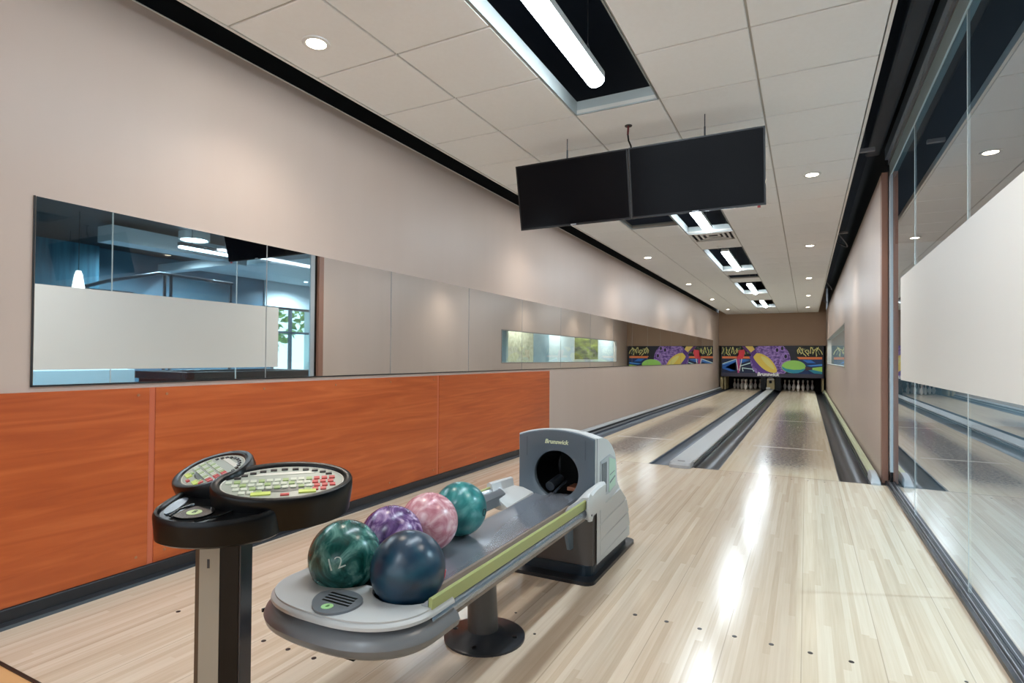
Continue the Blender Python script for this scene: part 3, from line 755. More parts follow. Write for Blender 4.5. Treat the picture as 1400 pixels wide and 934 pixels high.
# pale scoops where the rack meets the hood
def scoop(sx, y0, y1):
    rows = []
    for k in range(9):
        t = k/8; y = y0 + (y1-y0)*t
        zt = 0.488 - 0.012*t; lo_ = 0.352 + 0.03*t
        wv = 1 - 0.30*t
        xb = BX + sx*0.262
        rows.append([(xb+sx*0.004, y, lo_+0.02), (xb+sx*0.012, y, 0.43), (xb+sx*0.010, y, zt-0.008), (xb, y, zt), (xb-sx*0.014, y, zt-0.006), (xb-sx*0.03*wv, y, zt-0.045), (xb-sx*0.075, y, lo_+0.045), (xb-sx*(0.105+0.03*t), y, lo_+0.025), (xb-sx*(0.11+0.03*t), y, lo_+0.012), (xb-sx*0.06, y, lo_+0.005)])
    bm = new(); vr = loft(bm, rows, True); bm.faces.new(vr[0][::-1]); bm.faces.new(vr[-1]); return bm
obj('scoop', scoop(-1, -3.575, -3.335), hs_m, br, True)
bm = new(); rows = []
xb = BX+0.258
for k in range(7):
    t = k/6; y = -3.59 + 0.255*t; z = 0.476 + 0.03*math.sin(PI*t*0.6)
    rows.append([(xb+0.014, y, 0.375+0.01*t), (xb+0.016, y, z-0.012), (xb+0.006, y, z), (xb-0.014, y, z-0.002), (xb-0.05, y, z-0.03), (xb-0.085, y, 0.425), (xb-0.10, y, 0.40), (xb-0.06, y, 0.392)])
vr = loft(bm, rows, True); bm.faces.new(vr[0][::-1]); bm.faces.new(vr[-1]); obj('scoop', bm, hs_m, br, True)
# bracket plate ending the right rail
bm = new(); prism(bm, [(xb+0.016, -3.600, 0.372), (xb+0.016, -3.560, 0.365), (xb+0.016, -3.540, 0.39), (xb+0.016, -3.560, 0.44), (xb+0.016, -3.555, 0.475), (xb+0.016, -3.585, 0.50), (xb+0.016, -3.610, 0.485), (xb+0.016, -3.615, 0.42)], (0.008, 0, 0)); obj('rail_bracket', bm, hs_m, br)
bm = new(); tube(bm, [(xb+0.02, -3.570, 0.395), (xb+0.026, -3.570, 0.395)], 0.005, 8); obj('bracket_bolt', bm, alud_m, br)

# end tray
HT = 0.272
def tray_out(grow, n=36):
    pts = []
    for k in range(n+1):
        a = PI + PI*k/n
        c, s = math.cos(a), math.sin(a)
        x = BX + (HT+grow)*math.copysign(abs(c)**0.78, c); y = -4.79 + (0.195+grow)*math.copysign(abs(s)**0.86, s)
        pts.append((x, y))
    return [(BX-HT-grow, -4.70)] + pts + [(BX+HT+grow, -4.70)]
BALL = {'green': (-1.25, -4.745, 0.503), 'blue': (-1.012, -4.738, 0.503), 'purple': (-1.25, -4.522, 0.497), 'pink': (-1.25, -4.303, 0.496), 'teal': (-1.25, -4.085, 0.496)}
front_pts = tray_out(-0.012)
sc_pts = []
for bx_, a0, a1 in ((-1.012, -10, -165), (-1.25, -15, -175)):
    for k in range(13):
        a = math.radians(a0 + (a1-a0)*k/12); sc_pts.append((bx_ + 0.105*math.cos(a), -4.74 + 0.092*math.sin(a)))
top = front_pts + sc_pts
bm = new(); prism(bm, [(x, y, 0.422) for x, y in top], (0, 0, 0.018))
bm.faces.ensure_lookup_table()
bmesh.ops.triangulate(bm, faces=[f for f in bm.faces if len(f.verts) > 4], ngon_method='EAR_CLIP')
tray = obj('tray_top', bm, tray_m, br, True)
rows = [[(x, y, z) for x, y in tray_out(g)] for g, z in ((-0.022, 0.438), (-0.010, 0.435), (-0.003, 0.428), (-0.002, 0.420), (-0.020, 0.411), (-0.006, 0.404), (0.010, 0.393), (0.016, 0.378), (0.011, 0.361), (-0.005, 0.347), (-0.04, 0.340))]
bm = new(); loft(bm, rows[:4]); obj('tray_rim', bm, tray_m, br, True)
bm = new(); vr = loft(bm, rows[3:]); bm.faces.new(vr[-1]); obj('tray_skirt', bm, skirt_m, br, True)
obj('tray_bottom_bracket', box(new(), -1.13, -1.04, -4.93, -4.80, 0.318, 0.338), blk_m, br)
bm = new(); tube(bm, [(-1.405, -4.905, 0.368), (-1.41, -4.915, 0.368)], 0.006, 8); obj('skirt_screw', bm, blk_m, br)
# badge on the tray
bpts = [(-1.205, -4.868), (-1.172, -4.838), (-1.12, -4.836), (-1.075, -4.862), (-1.065, -4.90), (-1.075, -4.94), (-1.105, -4.964), (-1.145, -4.962), (-1.185, -4.93), (-1.205, -4.895)]
def smooth_poly(p, it=2):
    for _ in range(it):
        q = []
        for i in range(len(p)):
            a, b = Vector(p[i]), Vector(p[(i+1) % len(p)]); q += [tuple(a*0.75+b*0.25), tuple(a*0.25+b*0.75)]
        p = q
    return p
bdg_m = mat('badge_grey', rgb(108, 114, 120), 0.3)
bp_ = smooth_poly([((x+1.135)*1.12-1.135, (y+4.90)*1.12-4.90) for x, y in bpts])
bm = new(); prism(bm, [(x, y, 0.4395) for x, y in bp_], (0, 0, 0.007)); bdg = obj('badge', bm, bdg_m, br, True)
for k in range(4):
    cy = -4.864 - k*0.015
    bm = new(); prism(bm, [(-1.185+k*0.004, cy-0.004, 0.4465), (-1.09+k*0.004, cy-0.004, 0.4465), (-1.09+k*0.004, cy+0.003, 0.4465), (-1.185+k*0.004, cy+0.003, 0.4465)], (0, 0, 0.0008)); obj('badge_slot', bm, blk_m, bdg)
limel_m = mat('badge_lime', rgb(168, 218, 150), 0.4)
bm = new(); lathe(bm, [(0, 0.0015), (0.0165, 0.0012), (0.0165, 0)], (-1.128, -4.937, 0.4463), 20); obj('badge_disc', bm, limel_m, bdg)
obj('badge_letter', text_bm('B', 0.018, lambda x, y, z: (-1.128+x*0.9-y*0.3, -4.937+y*0.9+x*0.3, 0.4483+z), 0.0006, 0.2), mat('badge_ink', rgb(90, 150, 90), 0.4), bdg)
# support post with round foot
bm = new(); tube(bm, [(-1.14, -4.08, 0.02), (-1.155, -4.08, 0.37)], [0.062, 0.055], 24); obj('support_post', bm, mat('post_taupe', rgb(82, 80, 78), 0.35), br, True)
bm = new(); lathe(bm, [(0.162, 0.0), (0.162, 0.008), (0.150, 0.013), (0.085, 0.020), (0.07, 0.03), (0.0, 0.03)], (-1.13, -4.085, 0), 36); ft = obj('post_foot', bm, mat('foot_black', rgb(46, 50, 56), 0.28), br, True)
for a in (0.2, 1.77, 3.34, 4.91):
    bm = new(); lathe(bm, [(0, 0.006), (0.009, 0.005), (0.011, 0.0)], (-1.13+0.125*math.cos(a), -4.085+0.125*math.sin(a), 0.014), 10); obj('foot_bolt', bm, blk_m, ft)

# ================================================================= BOWLING BALLS
def ball_mat(name, c0, c1, c2, scale, dist, rough=0.26):
    m = mat(name, c0, rough, spec=0.55); nt = m.node_tree; b = nt.nodes['Principled BSDF']
    tc = nt.nodes.new('ShaderNodeTexCoord'); nz = nt.nodes.new('ShaderNodeTexNoise')
    nz.inputs['Scale'].default_value = scale; nz.inputs['Detail'].default_value = 5; nz.inputs['Distortion'].default_value = dist
    nt.links.new(tc.outputs['Object'], nz.inputs['Vector'])
    rp = nt.nodes.new('ShaderNodeValToRGB'); rp.color_ramp.elements[0].position = 0.36; rp.color_ramp.elements[1].position = 0.68
    rp.color_ramp.elements[0].color = c0; rp.color_ramp.elements[1].color = c2; e = rp.color_ramp.elements.new(0.5); e.color = c1
    nt.links.new(nz.outputs['Fac'], rp.inputs[0]); nt.links.new(rp.outputs[0], b.inputs['Base Color']); return m
RB = 0.1085
CAMV = Vector((0.0143, -6.0739, 1.1188))
def ball(key, m, label, holes, name='bowling_ball'):
    c = Vector(BALL[key])
    t = thing('bowling_ball', label, 'bowling ball', (c.x, c.y, c.z-RB), 'bowling balls on the return rack')
    bm = new(); bmesh.ops.create_uvsphere(bm, u_segments=48, v_segments=28, radius=RB, matrix=Matrix.Translation(c)); obj('shell', bm, m, t, True)
    for d, r, hm in holes:
        d = Vector(d).normalized(); q = d.to_track_quat('Z', 'Y').to_matrix().to_4x4()
        bm = new(); h = math.sqrt(RB*RB - r*r)
        lathe(bm, [(0, -0.004), (r*0.86, -0.003), (r*0.9, 0.0012), (r*1.06, 0.0012), (r*1.08, -0.003)], (0, 0, h), 16)
        bmesh.ops.transform(bm, matrix=Matrix.Translation(c) @ q, verts=bm.verts); obj('finger_hole', bm, hm, t, True)
    return t
hole_m = mat('finger_hole_dark', rgb(14, 16, 18), 0.6)
redh_m = mat('finger_insert_red', rgb(214, 60, 52), 0.4)
# unit vectors: right R and toward-viewer T as seen from the seats
Rv = Vector((0.888, 0.46, 0)); Tv = Vector((0.42, -0.81, 0.40)).normalized(); Uv = Vector((0.19, -0.36, 0.91)).normalized()
g12 = ball('green', ball_mat('ball_green_swirl', rgb(16, 66, 62), rgb(34, 98, 92), rgb(106, 164, 154), 12, 2.0), 'dark green marbled bowling ball numbered 12, front left on the tray', [((Rv*0.93 + Tv*0.45 - Uv*0.33), 0.013, hole_m), ((Rv*0.97 + Tv*0.1 - Uv*0.2), 0.012, hole_m)])
c12 = Vector(BALL['green'])
def on_ball(x, y, z):
    # lettering turned on its side, wrapped on the ball facing the viewer
    ex, ey = (Rv*0.95 + Uv*0.32).normalized(), (Uv*0.95 - Rv*0.32).normalized()
    ctr = (Tv*0.93 - Uv*0.30 + Rv*0.02).normalized()
    d = (ctr*RB + ex*x + ey*y).normalized()
    return c12 + d*(RB + 0.0004 + z)
num_m = mat('engraved_number', rgb(196, 216, 208), 0.5)
obj('number', text_bm('12', 0.060, on_ball, 0.0010, 0.0, -0.0008, 3, 3), num_m, g12)
ball('blue', ball_mat('ball_navy_teal', rgb(12, 38, 58), rgb(18, 52, 74), rgb(26, 74, 92), 9, 0.6, 0.3), 'dark navy blue bowling ball with a red finger insert, front right on the tray', [((Rv*0.985 + Tv*0.05 - Uv*0.17), 0.012, redh_m)])
ball('purple', ball_mat('ball_purple_swirl', rgb(62, 36, 84), rgb(104, 74, 128), rgb(180, 156, 192), 12, 2.5), 'purple marbled bowling ball between the green and pink balls', [])
ball('pink', ball_mat('ball_pink_swirl', rgb(178, 112, 126), rgb(200, 146, 154), rgb(224, 190, 194), 14, 2.0), 'dusty pink marbled bowling ball behind the purple ball', [])
ball('teal', ball_mat('ball_teal', rgb(18, 92, 96), rgb(40, 124, 124), rgb(96, 164, 160), 9, 1.0, 0.28), 'teal bowling ball last in the row, nearest the hooded machine', [((Rv*0.86 + Tv*0.48 - Uv*0.25), 0.014, hole_m), ((Rv*0.13 + Tv*0.55 - Uv*0.80), 0.013, hole_m)])

# ================================================================= SCORING CONSOLE
CB = Vector((-1.28, -5.138, 0)); CA = math.radians(27.4)
cs = thing('scoring_console', 'black scoring console with two oval keypads on a post', 'console', CB)
def CL(x, y, z):      # console-local (x right, y away from the seats, z up) to world
    return Vector((CB.x + x*math.cos(CA) - y*math.sin(CA), CB.y + x*math.sin(CA) + y*math.cos(CA), z))
def cprism(pts, z0, z1):
    bm = new(); prism(bm, [CL(x, y, z0) for x, y in pts], (0, 0, z1-z0)); return bm
PH = 0.70
obj('post_core', cprism([(0.010, -0.034), (0.056, -0.034), (0.056, 0.028), (-0.05, 0.028), (-0.05, 0.0)], 0.02, PH), blk_m, cs)
post_b = mat('console_beige_panel', rgb(150, 142, 128), 0.42); post_g = mat('console_grey_black', rgb(50, 50, 54), 0.3); post_br = mat('console_edge_brown', rgb(70, 58, 48), 0.3)
obj('post_panel', cprism([(-0.039, -0.036), (0.010, -0.036), (0.010, -0.020), (-0.039, -0.010)], 0.02, PH), post_b, cs)
obj('post_edge', cprism([(-0.052, -0.030), (-0.039, -0.034), (-0.039, -0.008), (-0.052, 0.0)], 0.02, PH), post_br, cs)
obj('post_side', cprism([(0.056, -0.032), (0.060, -0.032), (0.060, 0.030), (0.056, 0.030)], 0.02, PH), post_g, cs)
obj('post_scuff', cprism([(-0.020, -0.0366), (-0.014, -0.0366), (-0.014, -0.0360), (-0.020, -0.0360)], 0.600, 0.622), post_g, cs)
obj('post_base', cprism(rr(-0.14, 0.14, -0.13, 0.13, 0.05), 0.0, 0.02), blk_m, cs)
# pod, its top leaning toward the seats
def CLT(x, y, z): return CL(x, y, z + 0.20*(y+0.05)*min(1.0, max(0.0, (z-0.66)/0.1)))
def ell(cx, cy, a, b, rot, n=40):
    c, s = math.cos(rot), math.sin(rot)
    return [(cx + a*math.cos(t)*c - b*math.sin(t)*s, cy + a*math.cos(t)*s + b*math.sin(t)*c) for t in [2*PI*k/n for k in range(n)]]
pod = [(-0.118, -0.075), (-0.11, -0.115), (-0.08, -0.145), (-0.02, -0.165), (0.05, -0.165), (0.12, -0.14), (0.17, -0.10), (0.18, -0.02), (0.12, 0.06), (0.02, 0.10), (-0.06, 0.08), (-0.105, 0.0)]
pod = smooth_poly(pod, 2)
def scale_poly(p, k, cx=0.02, cy=-0.05): return [((x-cx)*k+cx, (y-cy)*k+cy) for x, y in p]
bm = new(); loft(bm, [[CLT(x, y, z) for x, y in scale_poly(pod, k)] for k, z in ((0.90, 0.692), (0.97, 0.70), (1.0, 0.755), (1.0, 0.763), (0.975, 0.770), (0.93, 0.768), (0.90, 0.762))], True)
fs = len(pod); bm.verts.ensure_lookup_table()
bm.faces.new(bm.verts[:fs][::-1]); bm.faces.new(bm.verts[-fs:])
podo = obj('pod_body', bm, blk_m, cs, True)
bm = new(); prism(bm, [CLT(x, y, 0.7625) for x, y in ell(-0.016, -0.105, 0.045, 0.030, 0.1, 28)], (0, 0, 0.004)); obj('pod_dial', bm, blkg_m, podo, True)
bm = new(); prism(bm, [CLT(x, y, 0.7665) for x, y in ell(-0.014, -0.107, 0.017, 0.012, 0.1, 24)], (0, 0, 0.001)); obj('pod_logo', bm, mat('pod_logo_green', rgb(186, 200, 140), 0.4), podo)
obj('pod_letter', text_bm('B', 0.018, lambda x, y, z: CLT(-0.014+x, -0.107+y, 0.7680+z), 0.0006, 0.2), blk_m, podo)
sheen_m = mat('pod_insert_grey', rgb(84, 90, 98), 0.18)
bm = new(); prism(bm, [CLT(x, y, 0.7625) for x, y in smooth_poly([(-0.095, -0.09), (-0.075, -0.12), (-0.062, -0.085), (-0.066, -0.03), (-0.09, -0.03)], 2)], (0, 0, 0.003)); obj('pod_insert', bm, sheen_m, podo)
bm = new(); tube(bm, [CLT(*p) for p in ((0.01, -0.15, 0.766), (0.05, -0.125, 0.767), (0.085, -0.085, 0.769), (0.10, -0.06, 0.77))], 0.003, 6); obj('pod_ridge', bm, blkg_m, podo, True); bm = new(); tube(bm, [CLT(*p) for p in ((-0.06, -0.125, 0.766), (-0.055, -0.095, 0.767), (-0.035, -0.07, 0.768))], 0.003, 6); obj('pod_ridge', bm, blkg_m, podo, True)

key_face = mat('keypad_face_dark', rgb(70, 72, 66), 0.3)
keyw = mat('key_pale', rgb(196, 198, 178), 0.4); keyr = mat('key_red', rgb(190, 70, 66), 0.4); keyl = mat('key_lime', rgb(196, 208, 96), 0.4); keyk = mat('key_black', rgb(40, 30, 30), 0.4); keyg = mat('key_green', rgb(150, 168, 110), 0.4)
keyp = mat('keypad_pale_band', rgb(206, 200, 186), 0.35)
facel = mat('keypad_face_light', rgb(158, 160, 146), 0.3)
def keypad(cx, cy, cz, rot, tilt, a, b, label):
    """rot: direction of the long axis in console space; tilt: rise toward the far side of the keypad"""
    def P(u, v, h):      # u along, v across (far), h out of the face
        vv = v*math.cos(tilt) - h*math.sin(tilt); zz = v*math.sin(tilt) + h*math.cos(tilt)
        return CL(cx + u*math.cos(rot) - vv*math.sin(rot), cy + u*math.sin(rot) + vv*math.cos(rot), cz + zz)
    def E(k, da=0.0, n=56): return [((a+da)*k*math.cos(2*PI*i/n), (b+da)*k*math.sin(2*PI*i/n)) for i in range(n)]
    bm = new()
    ring = [(-0.030, -0.082), (-0.006, -0.078), (0.0, -0.02), (0.0, 0.0), (-0.003, 0.006), (-0.010, 0.008), (-0.018, 0.005), (-0.022, -0.003)]
    loft(bm, [[P(u, v, h) for u, v in E(1.0, d)] for d, h in ring], True)
    n = 56; bm.verts.ensure_lookup_table(); bm.faces.new(bm.verts[:n][::-1]); bm.faces.new(bm.verts[-n:])
    t = obj('keypad', bm, blk_m, cs, True)
    t['label'] = label
    bm = new(); prism(bm, [P(u, v, -0.0028) for u, v in E(1.0, -0.0225)], P(0, 0, 0.002) - P(0, 0, 0)); obj('key_face', bm, facel, t)
    bm = new()
    loft(bm, [[P(u, v, h) for u, v in E(1.0, d)] for d, h in ((-0.0215, 0.000), (-0.0235, 0.001), (-0.0255, 0.000))], True); obj('face_rim', bm, keyp, t, True)
    ia, ib = a-0.027, b-0.027
    sets = {'pale_keys': (keyw, new()), 'red_keys': (keyr, new()), 'lime_keys': (keyl, new()), 'arrow_keys': (keyk, new()), 'green_keys': (keyg, new())}
    def key(kind, u, v, su, sv):
        bm = sets[kind][1]; prism(bm, [P(u-su, v-sv, -0.001), P(u+su, v-sv, -0.001), P(u+su, v+sv, -0.001), P(u-su, v+sv, -0.001)], P(0, 0, 0.0035) - P(0, 0, 0))
    for r_ in range(4):
        v = -0.045 + r_*0.0185
        m_ = int(ia/0.0185)
        for c_ in range(-m_, m_+1):
            u = c_*0.0185 + (0.004 if r_ % 2 else 0)
            if (u/ia)**2 + (v/ib)**2 > 0.86: continue
            if r_ == 0 and abs(u) < 0.055: continue
            kind = 'red_keys' if (u > ia*0.50) else ('green_keys' if (r_ + c_) % 3 == 0 else 'pale_keys')
            key(kind, u, v, 0.0068, 0.0062)
    key('lime_keys', -0.05, -0.054, 0.022, 0.007); key('lime_keys', 0.055, -0.054, 0.020, 0.007); key('red_keys', 0.004, -0.064, 0.010, 0.004)
    for k in range(11):
        t_ = math.radians(28 + 124*k/10); key('arrow_keys', ia*0.88*math.cos(t_), ib*0.88*math.sin(t_), 0.0075, 0.0035)
    for nm, (mm, bm) in sets.items():
        o = obj(nm, bm, mm, t); o['kind'] = 'stuff'
    bm = new(); prism(bm, [P(u, v, -0.0006) for u, v in ((-0.075, 0.040), (0.075, 0.040), (0.06, 0.052), (-0.06, 0.052))], P(0, 0, 0.001) - P(0, 0, 0)); obj('pale_band', bm, keyp, t)
    bm = new(); prism(bm, [P(u, v, -0.0006) for u, v in E(0.62, -0.025) if v < -0.025], P(0, 0, 0.0006) - P(0, 0, 0)); obj('dark_band', bm, key_face, t)
    return t
keypad(0.150, 0.0, 0.803, math.radians(20), math.radians(16), 0.166, 0.104, 'wide oval keypad on the right of the console')
keypad(-0.080, 0.100, 0.812, math.radians(-52), math.radians(20), 0.155, 0.100, 'oval keypad turned to the left on the console')

# ================================================================= MASKING UNIT, PINS, PIT
mk = thing('masking_unit', 'colourful masking panel with painted bowling ball and pins above the lanes', 'sign', (-1.14, 16.5, 0.48))
MX0, MX1, MZ0, MZ1 = -2.83, 0.555, 0.485, 1.628
def mz(zx, zy, d):      # print coordinates on the panel
    return (MX0 + (zx-55)/1275.0*(MX1-MX0), 16.5 - d, MZ0 + (515-zy)/400.0*(MZ1-MZ0))
mat_n = {}
def ink(c):
    if c not in mat_n: mat_n[c] = mat('ink_%d_%d_%d' % c, rgb(*[min(250, int(v*1.16)) for v in c]), 0.45)
    return mat_n[c]
obj('panel', box(new(), MX0, MX1, 16.5, 16.54, MZ0, MZ1), ink((28, 26, 40)), mk)
LAYER = [0.0]
def art(name, pts, c, m=None):
    LAYER[0] += 0.0012
    bm = new(); prism(bm, [mz(x, y, LAYER[0]) for x, y in pts], (0, 0.0015+LAYER[0]*0.9, 0))
    bmesh.ops.triangulate(bm, faces=[f for f in bm.faces if len(f.verts) > 4], ngon_method='EAR_CLIP')
    return obj(name, bm, m or ink(c), mk)
def stroke(name, lines, wd, c):
    LAYER[0] += 0.0012; bm = new()
    for ln in lines:
        for (x0, y0), (x1, y1) in zip(ln[:-1], ln[1:]):
            d = Vector((x1-x0, y1-y0)); d.normalize(); q = Vector((-d.y, d.x))*wd/2
            prism(bm, [mz(x0+q.x, y0+q.y, LAYER[0]), mz(x1+q.x, y1+q.y, LAYER[0]), mz(x1-q.x, y1-q.y, LAYER[0]), mz(x0-q.x, y0-q.y, LAYER[0])], (0, 0.001, 0))
    return obj(name, bm, ink(c), mk)
def circ(cx, cy, a, b, n=40, y0=118, y1=470):
    return [(cx+a*math.cos(2*PI*k/n), min(max(cy+b*math.sin(2*PI*k/n), y0), y1)) for k in range(n)]
art('night_field', [(70, 120), (440, 120), (440, 255), (70, 255)], (20, 20, 16))
art('night_field', [(1000, 120), (1312, 120), (1312, 258), (1000, 258)], (20, 20, 16))
art('blue_field', [(70, 280), (520, 280), (520, 468), (70, 468)], (18, 34, 66))
art('blue_field', [(1040, 284), (1312, 284), (1312, 468), (900, 468)], (16, 46, 96))
art('blue_bolt', [(72, 352), (250, 288), (440, 292), (260, 322), (72, 372)], (62, 128, 206))
art('blue_bolt', [(72, 380), (250, 322), (440, 300), (300, 346), (110, 394), (250, 440), (180, 446), (72, 412)], (36, 96, 178))
art('blue_bolt', [(1080, 292), (1180, 292), (1240, 330), (1140, 330)], (40, 108, 190))
art('blue_bolt', [(1130, 360), (1312, 340), (1312, 362), (1180, 372)], (70, 140, 214))
stroke('white_streak', [[(300, 380), (440, 335)], [(335, 395), (345, 445)], [(335, 400), (470, 415), (485, 445)], [(75, 350), (250, 290)]], 11, (190, 226, 236))
art('orange_stripe', [(70, 252), (440, 252), (440, 280), (70, 280)], (232, 118, 70))
art('orange_stripe', [(1015, 255), (1312, 255), (1312, 284), (1040, 284)], (236, 122, 72))
rs = random.Random(4)
def scrib(x0, x1, n):
    L = []
    for k in range(n):
        x = x0 + (x1-x0)*(k+0.5)/n
        L.append([(x + rs.uniform(-26, 26), rs.uniform(126, 170)), (x + rs.uniform(-22, 22), rs.uniform(165, 215)), (x + rs.uniform(-30, 30), rs.uniform(205, 248))])
    return L
stroke('graffiti', scrib(80, 300, 9), 9, (216, 208, 130)); stroke('graffiti', scrib(1010, 1300, 11), 9, (222, 206, 132))
stroke('graffiti', scrib(90, 430, 7), 6, (120, 150, 96)); stroke('graffiti', scrib(1020, 1300, 6), 6, (150, 160, 110))
pb = mat('ink_purple_ball', rgb(82, 46, 134), 0.45, noise=((9, 9, 16), 0.25, rgb(184, 146, 224)))
art('painted_ball', circ(690, 300, 250, 235), None, pb)
for cx, cy in ((775, 170), (838, 148), (880, 250)):
    art('ball_hole_ring', circ(cx, cy, 25, 34, 20, 120), (156, 120, 196)); art('ball_hole', circ(cx, cy, 17, 25, 20, 121), (24, 14, 44))
stroke('ball_glint', [[(560+60*k, 420-18*k), (600+55*k, 380-22*k)] for k in range(5)], 9, (170, 136, 206))
art('pin_shade', [(425, 250), (470, 240), (500, 300), (590, 400), (700, 458), (560, 458), (470, 360)], (92, 58, 140))
art('pin_body', smooth_poly([(470, 250), (515, 200), (620, 228), (720, 305), (795, 455), (690, 458), (590, 405), (500, 305)], 2), (236, 190, 84))
art('pin_glow', smooth_poly([(560, 240), (640, 262), (710, 330), (760, 430), (680, 390), (600, 310)], 2), (246, 206, 120))
art('pin_band', [(430, 215), (495, 160), (525, 200), (475, 258)], (84, 44, 124))
art('pin_head', [(345, 120), (470, 120), (495, 162), (430, 215), (380, 165)], (228, 186, 96))
art('pin_head_shade', [(330, 120), (372, 120), (445, 200), (430, 215), (370, 170)], (92, 48, 108))
art('pin_body', circ(975, 378, 145, 80), (146, 200, 96))
art('pin_shade', [(832, 372), (880, 402), (975, 416), (1060, 412), (1118, 395), (1090, 428), (1030, 455), (975, 459), (900, 446), (848, 412)], (36, 132, 158))
art('pin_band', [(1112, 375), (1200, 392), (1200, 410), (1118, 422)], (74, 52, 52))
art('pin_head', [(1198, 388), (1312, 374), (1312, 440), (1240, 440), (1198, 412)], (158, 206, 100))
art('pin_shade', [(1150, 418), (1200, 412), (1312, 436), (1312, 462), (1220, 456)], (44, 136, 160))
art('red_pin', [(285, 172), (360, 165), (372, 205), (340, 285), (262, 285), (290, 230)], (206, 52, 66))
art('red_pin_leg', [(255, 284), (305, 284), (298, 462), (276, 470)], (166, 60, 120))
stroke('white_streak', [[(258, 284), (280, 430)], [(330, 284), (300, 440)]], 10, (226, 222, 234))
art('base_strip', [(60, 466), (1318, 466), (1318, 512), (60, 512)], (58, 56, 72))
obj('lettering', text_bm('Brunswick', 0.17, lambda x, y, z: (mz(662, 480, 0)[0] + x, 16.5 - LAYER[0] - 0.004 - z, mz(662, 480, 0)[2] + y + 0.005), 0.004, 0.15, 0.008), ink((236, 236, 236)), mk)
# pit behind the mask
bm = new(); box(bm, XL, XR, 18.31, 18.4, -0.1, 2.0); box(bm, XL, XR, YE+0.1, 18.4, 1.7, 1.8)
struct(obj('wall_pit', bm, black_m))
kb_m = mat('kickback_tan', rgb(168, 152, 112), 0.5)
for x0, x1, lab in ((MX0-0.03, MX0+0.07, 'tan kickback post beside the left rack of pins, by the mirrored wall'), (MX0+0.11, MX0+0.16, 'narrow tan upright just inside the left kickback post'), (0.50, 0.56, 'tan kickback post beside the right rack of pins')):
    tag(obj('kickback_post', box(new(), x0, x1, 16.56, 17.6, 0.0, 0.47, 0.006), kb_m), lab, 'post')
for x0, x1, lab in ((-1.47, -1.30, 'black kickback block left of the division bracket'), (-0.985, -0.80, 'black kickback block right of the division bracket')):
    tag(obj('kickback_block', box(new(), x0, x1, 16.75, 17.8, 0.0, 0.50, 0.008), blk_m), lab, 'block')
bk = thing('division_bracket', 'small white and tan ball door bracket at the divider end', 'bracket', (-1.14, 16.75, 0.05))
obj('door_panel', box(new(), -1.27, -1.01, 16.70, 16.74, 0.05, 0.44, 0.01), kb_m, bk)
obj('door_opening', box(new(), -1.19, -1.10, 16.685, 16.70, 0.26, 0.36, 0.01), blk_m, bk)
obj('white_hinge', box(new(), -1.25, -1.02, 16.66, 16.70, 0.38, 0.42, 0.008), white_m, bk)
obj('white_clip', box(new(), -1.29, -1.15, 16.60, 16.70, 0.05, 0.11, 0.012), white_m, bk)
bm = new(); prism(bm, [(-1.25, 16.68, 0.44), (-1.20, 16.68, 0.47), (-1.08, 16.68, 0.47), (-1.03, 16.68, 0.44)], (0, 0.03, 0)); obj('white_horn', bm, white_m, bk)
# pins
pin_m = mat('pin_white', rgb(240, 232, 224), 0.25); pinr_m = mat('pin_red', rgb(176, 38, 40), 0.3)
pprof = [(0.0, 0.0), (0.026, 0.0), (0.0285, 0.004), (0.036, 0.02), (0.046, 0.057), (0.056, 0.086), (0.0605, 0.114), (0.058, 0.149), (0.048, 0.184), (0.034, 0.216), (0.025, 0.24), (0.0225, 0.262), (0.0235, 0.285), (0.028, 0.312), (0.0323, 0.342), (0.030, 0.362), (0.020, 0.376), (0.0, 0.381)]
def make_pin(loc, label):
    t = thing('bowling_pin', label, 'bowling pin', loc, 'pins racked at the lane ends')
    bm = new(); lathe(bm, pprof, loc, 18); obj('body', bm, pin_m, t, True)
    for z, r in ((0.236, 0.0268), (0.268, 0.0236)):
        bm = new(); lathe(bm, [(r-0.001, z-0.006), (r, z-0.005), (r-0.0008, z+0.005), (r-0.002, z+0.006)], loc, 18); obj('neck_stripe', bm, pinr_m, t, True)
    return t
p0 = None
rown = ['headpin at the front', 'second row, %s pin', 'third row, %s pin', 'back row, %s pin']
for xc, ln in ((-2.010, 'left'), (-0.242, 'right')):
    for r_ in range(4):
        for k in range(r_+1):
            pos = {1: [''], 2: ['left', 'right'], 3: ['left', 'middle', 'right'], 4: ['far left', 'centre left', 'centre right', 'far right']}[r_+1][k]
            lab = 'white bowling pin on the %s lane, %s' % (ln, rown[r_] % pos if r_ else rown[r_])
            loc = (xc + (k - r_/2)*0.3048, 16.86 + r_*0.264, 0.0)
            if p0 is None: p0 = make_pin(loc, lab)
            else: dup(p0, loc, lab)

# ================================================================= LOBBY BEHIND THE GLASS (seen in the mirror and through the panes)
lobf_m = mat('lobby_floor_tile', rgb(104, 112, 118), 0.3, noise=((3, 3, 3), 0.4, rgb(116, 124, 130)))
lobw_m = mat('lobby_wall_dark', rgb(58, 86, 106), 0.4, noise=((0.7, 0.7, 1.2), 0.5, rgb(96, 132, 152)))
lobl_m = mat('lobby_wall_pale', rgb(196, 208, 212), 0.5)
lobc_m = mat('lobby_ceiling_dark', rgb(18, 22, 28), 0.6)
soff_m = mat('lobby_soffit_white', rgb(206, 214, 218), 0.5)
rail_m = mat('stair_rail_steel', rgb(70, 84, 96), 0.3, metal=0.6)
struct(obj('floor.002', box(new(), 0.745, 8.0, YB-1, 4.9, -0.12, 0.0), lobf_m))
struct(obj('floor.003', box(new(), 0.745, 8.0, 4.9, 20.0, -0.12, 0.0), lobf_m))
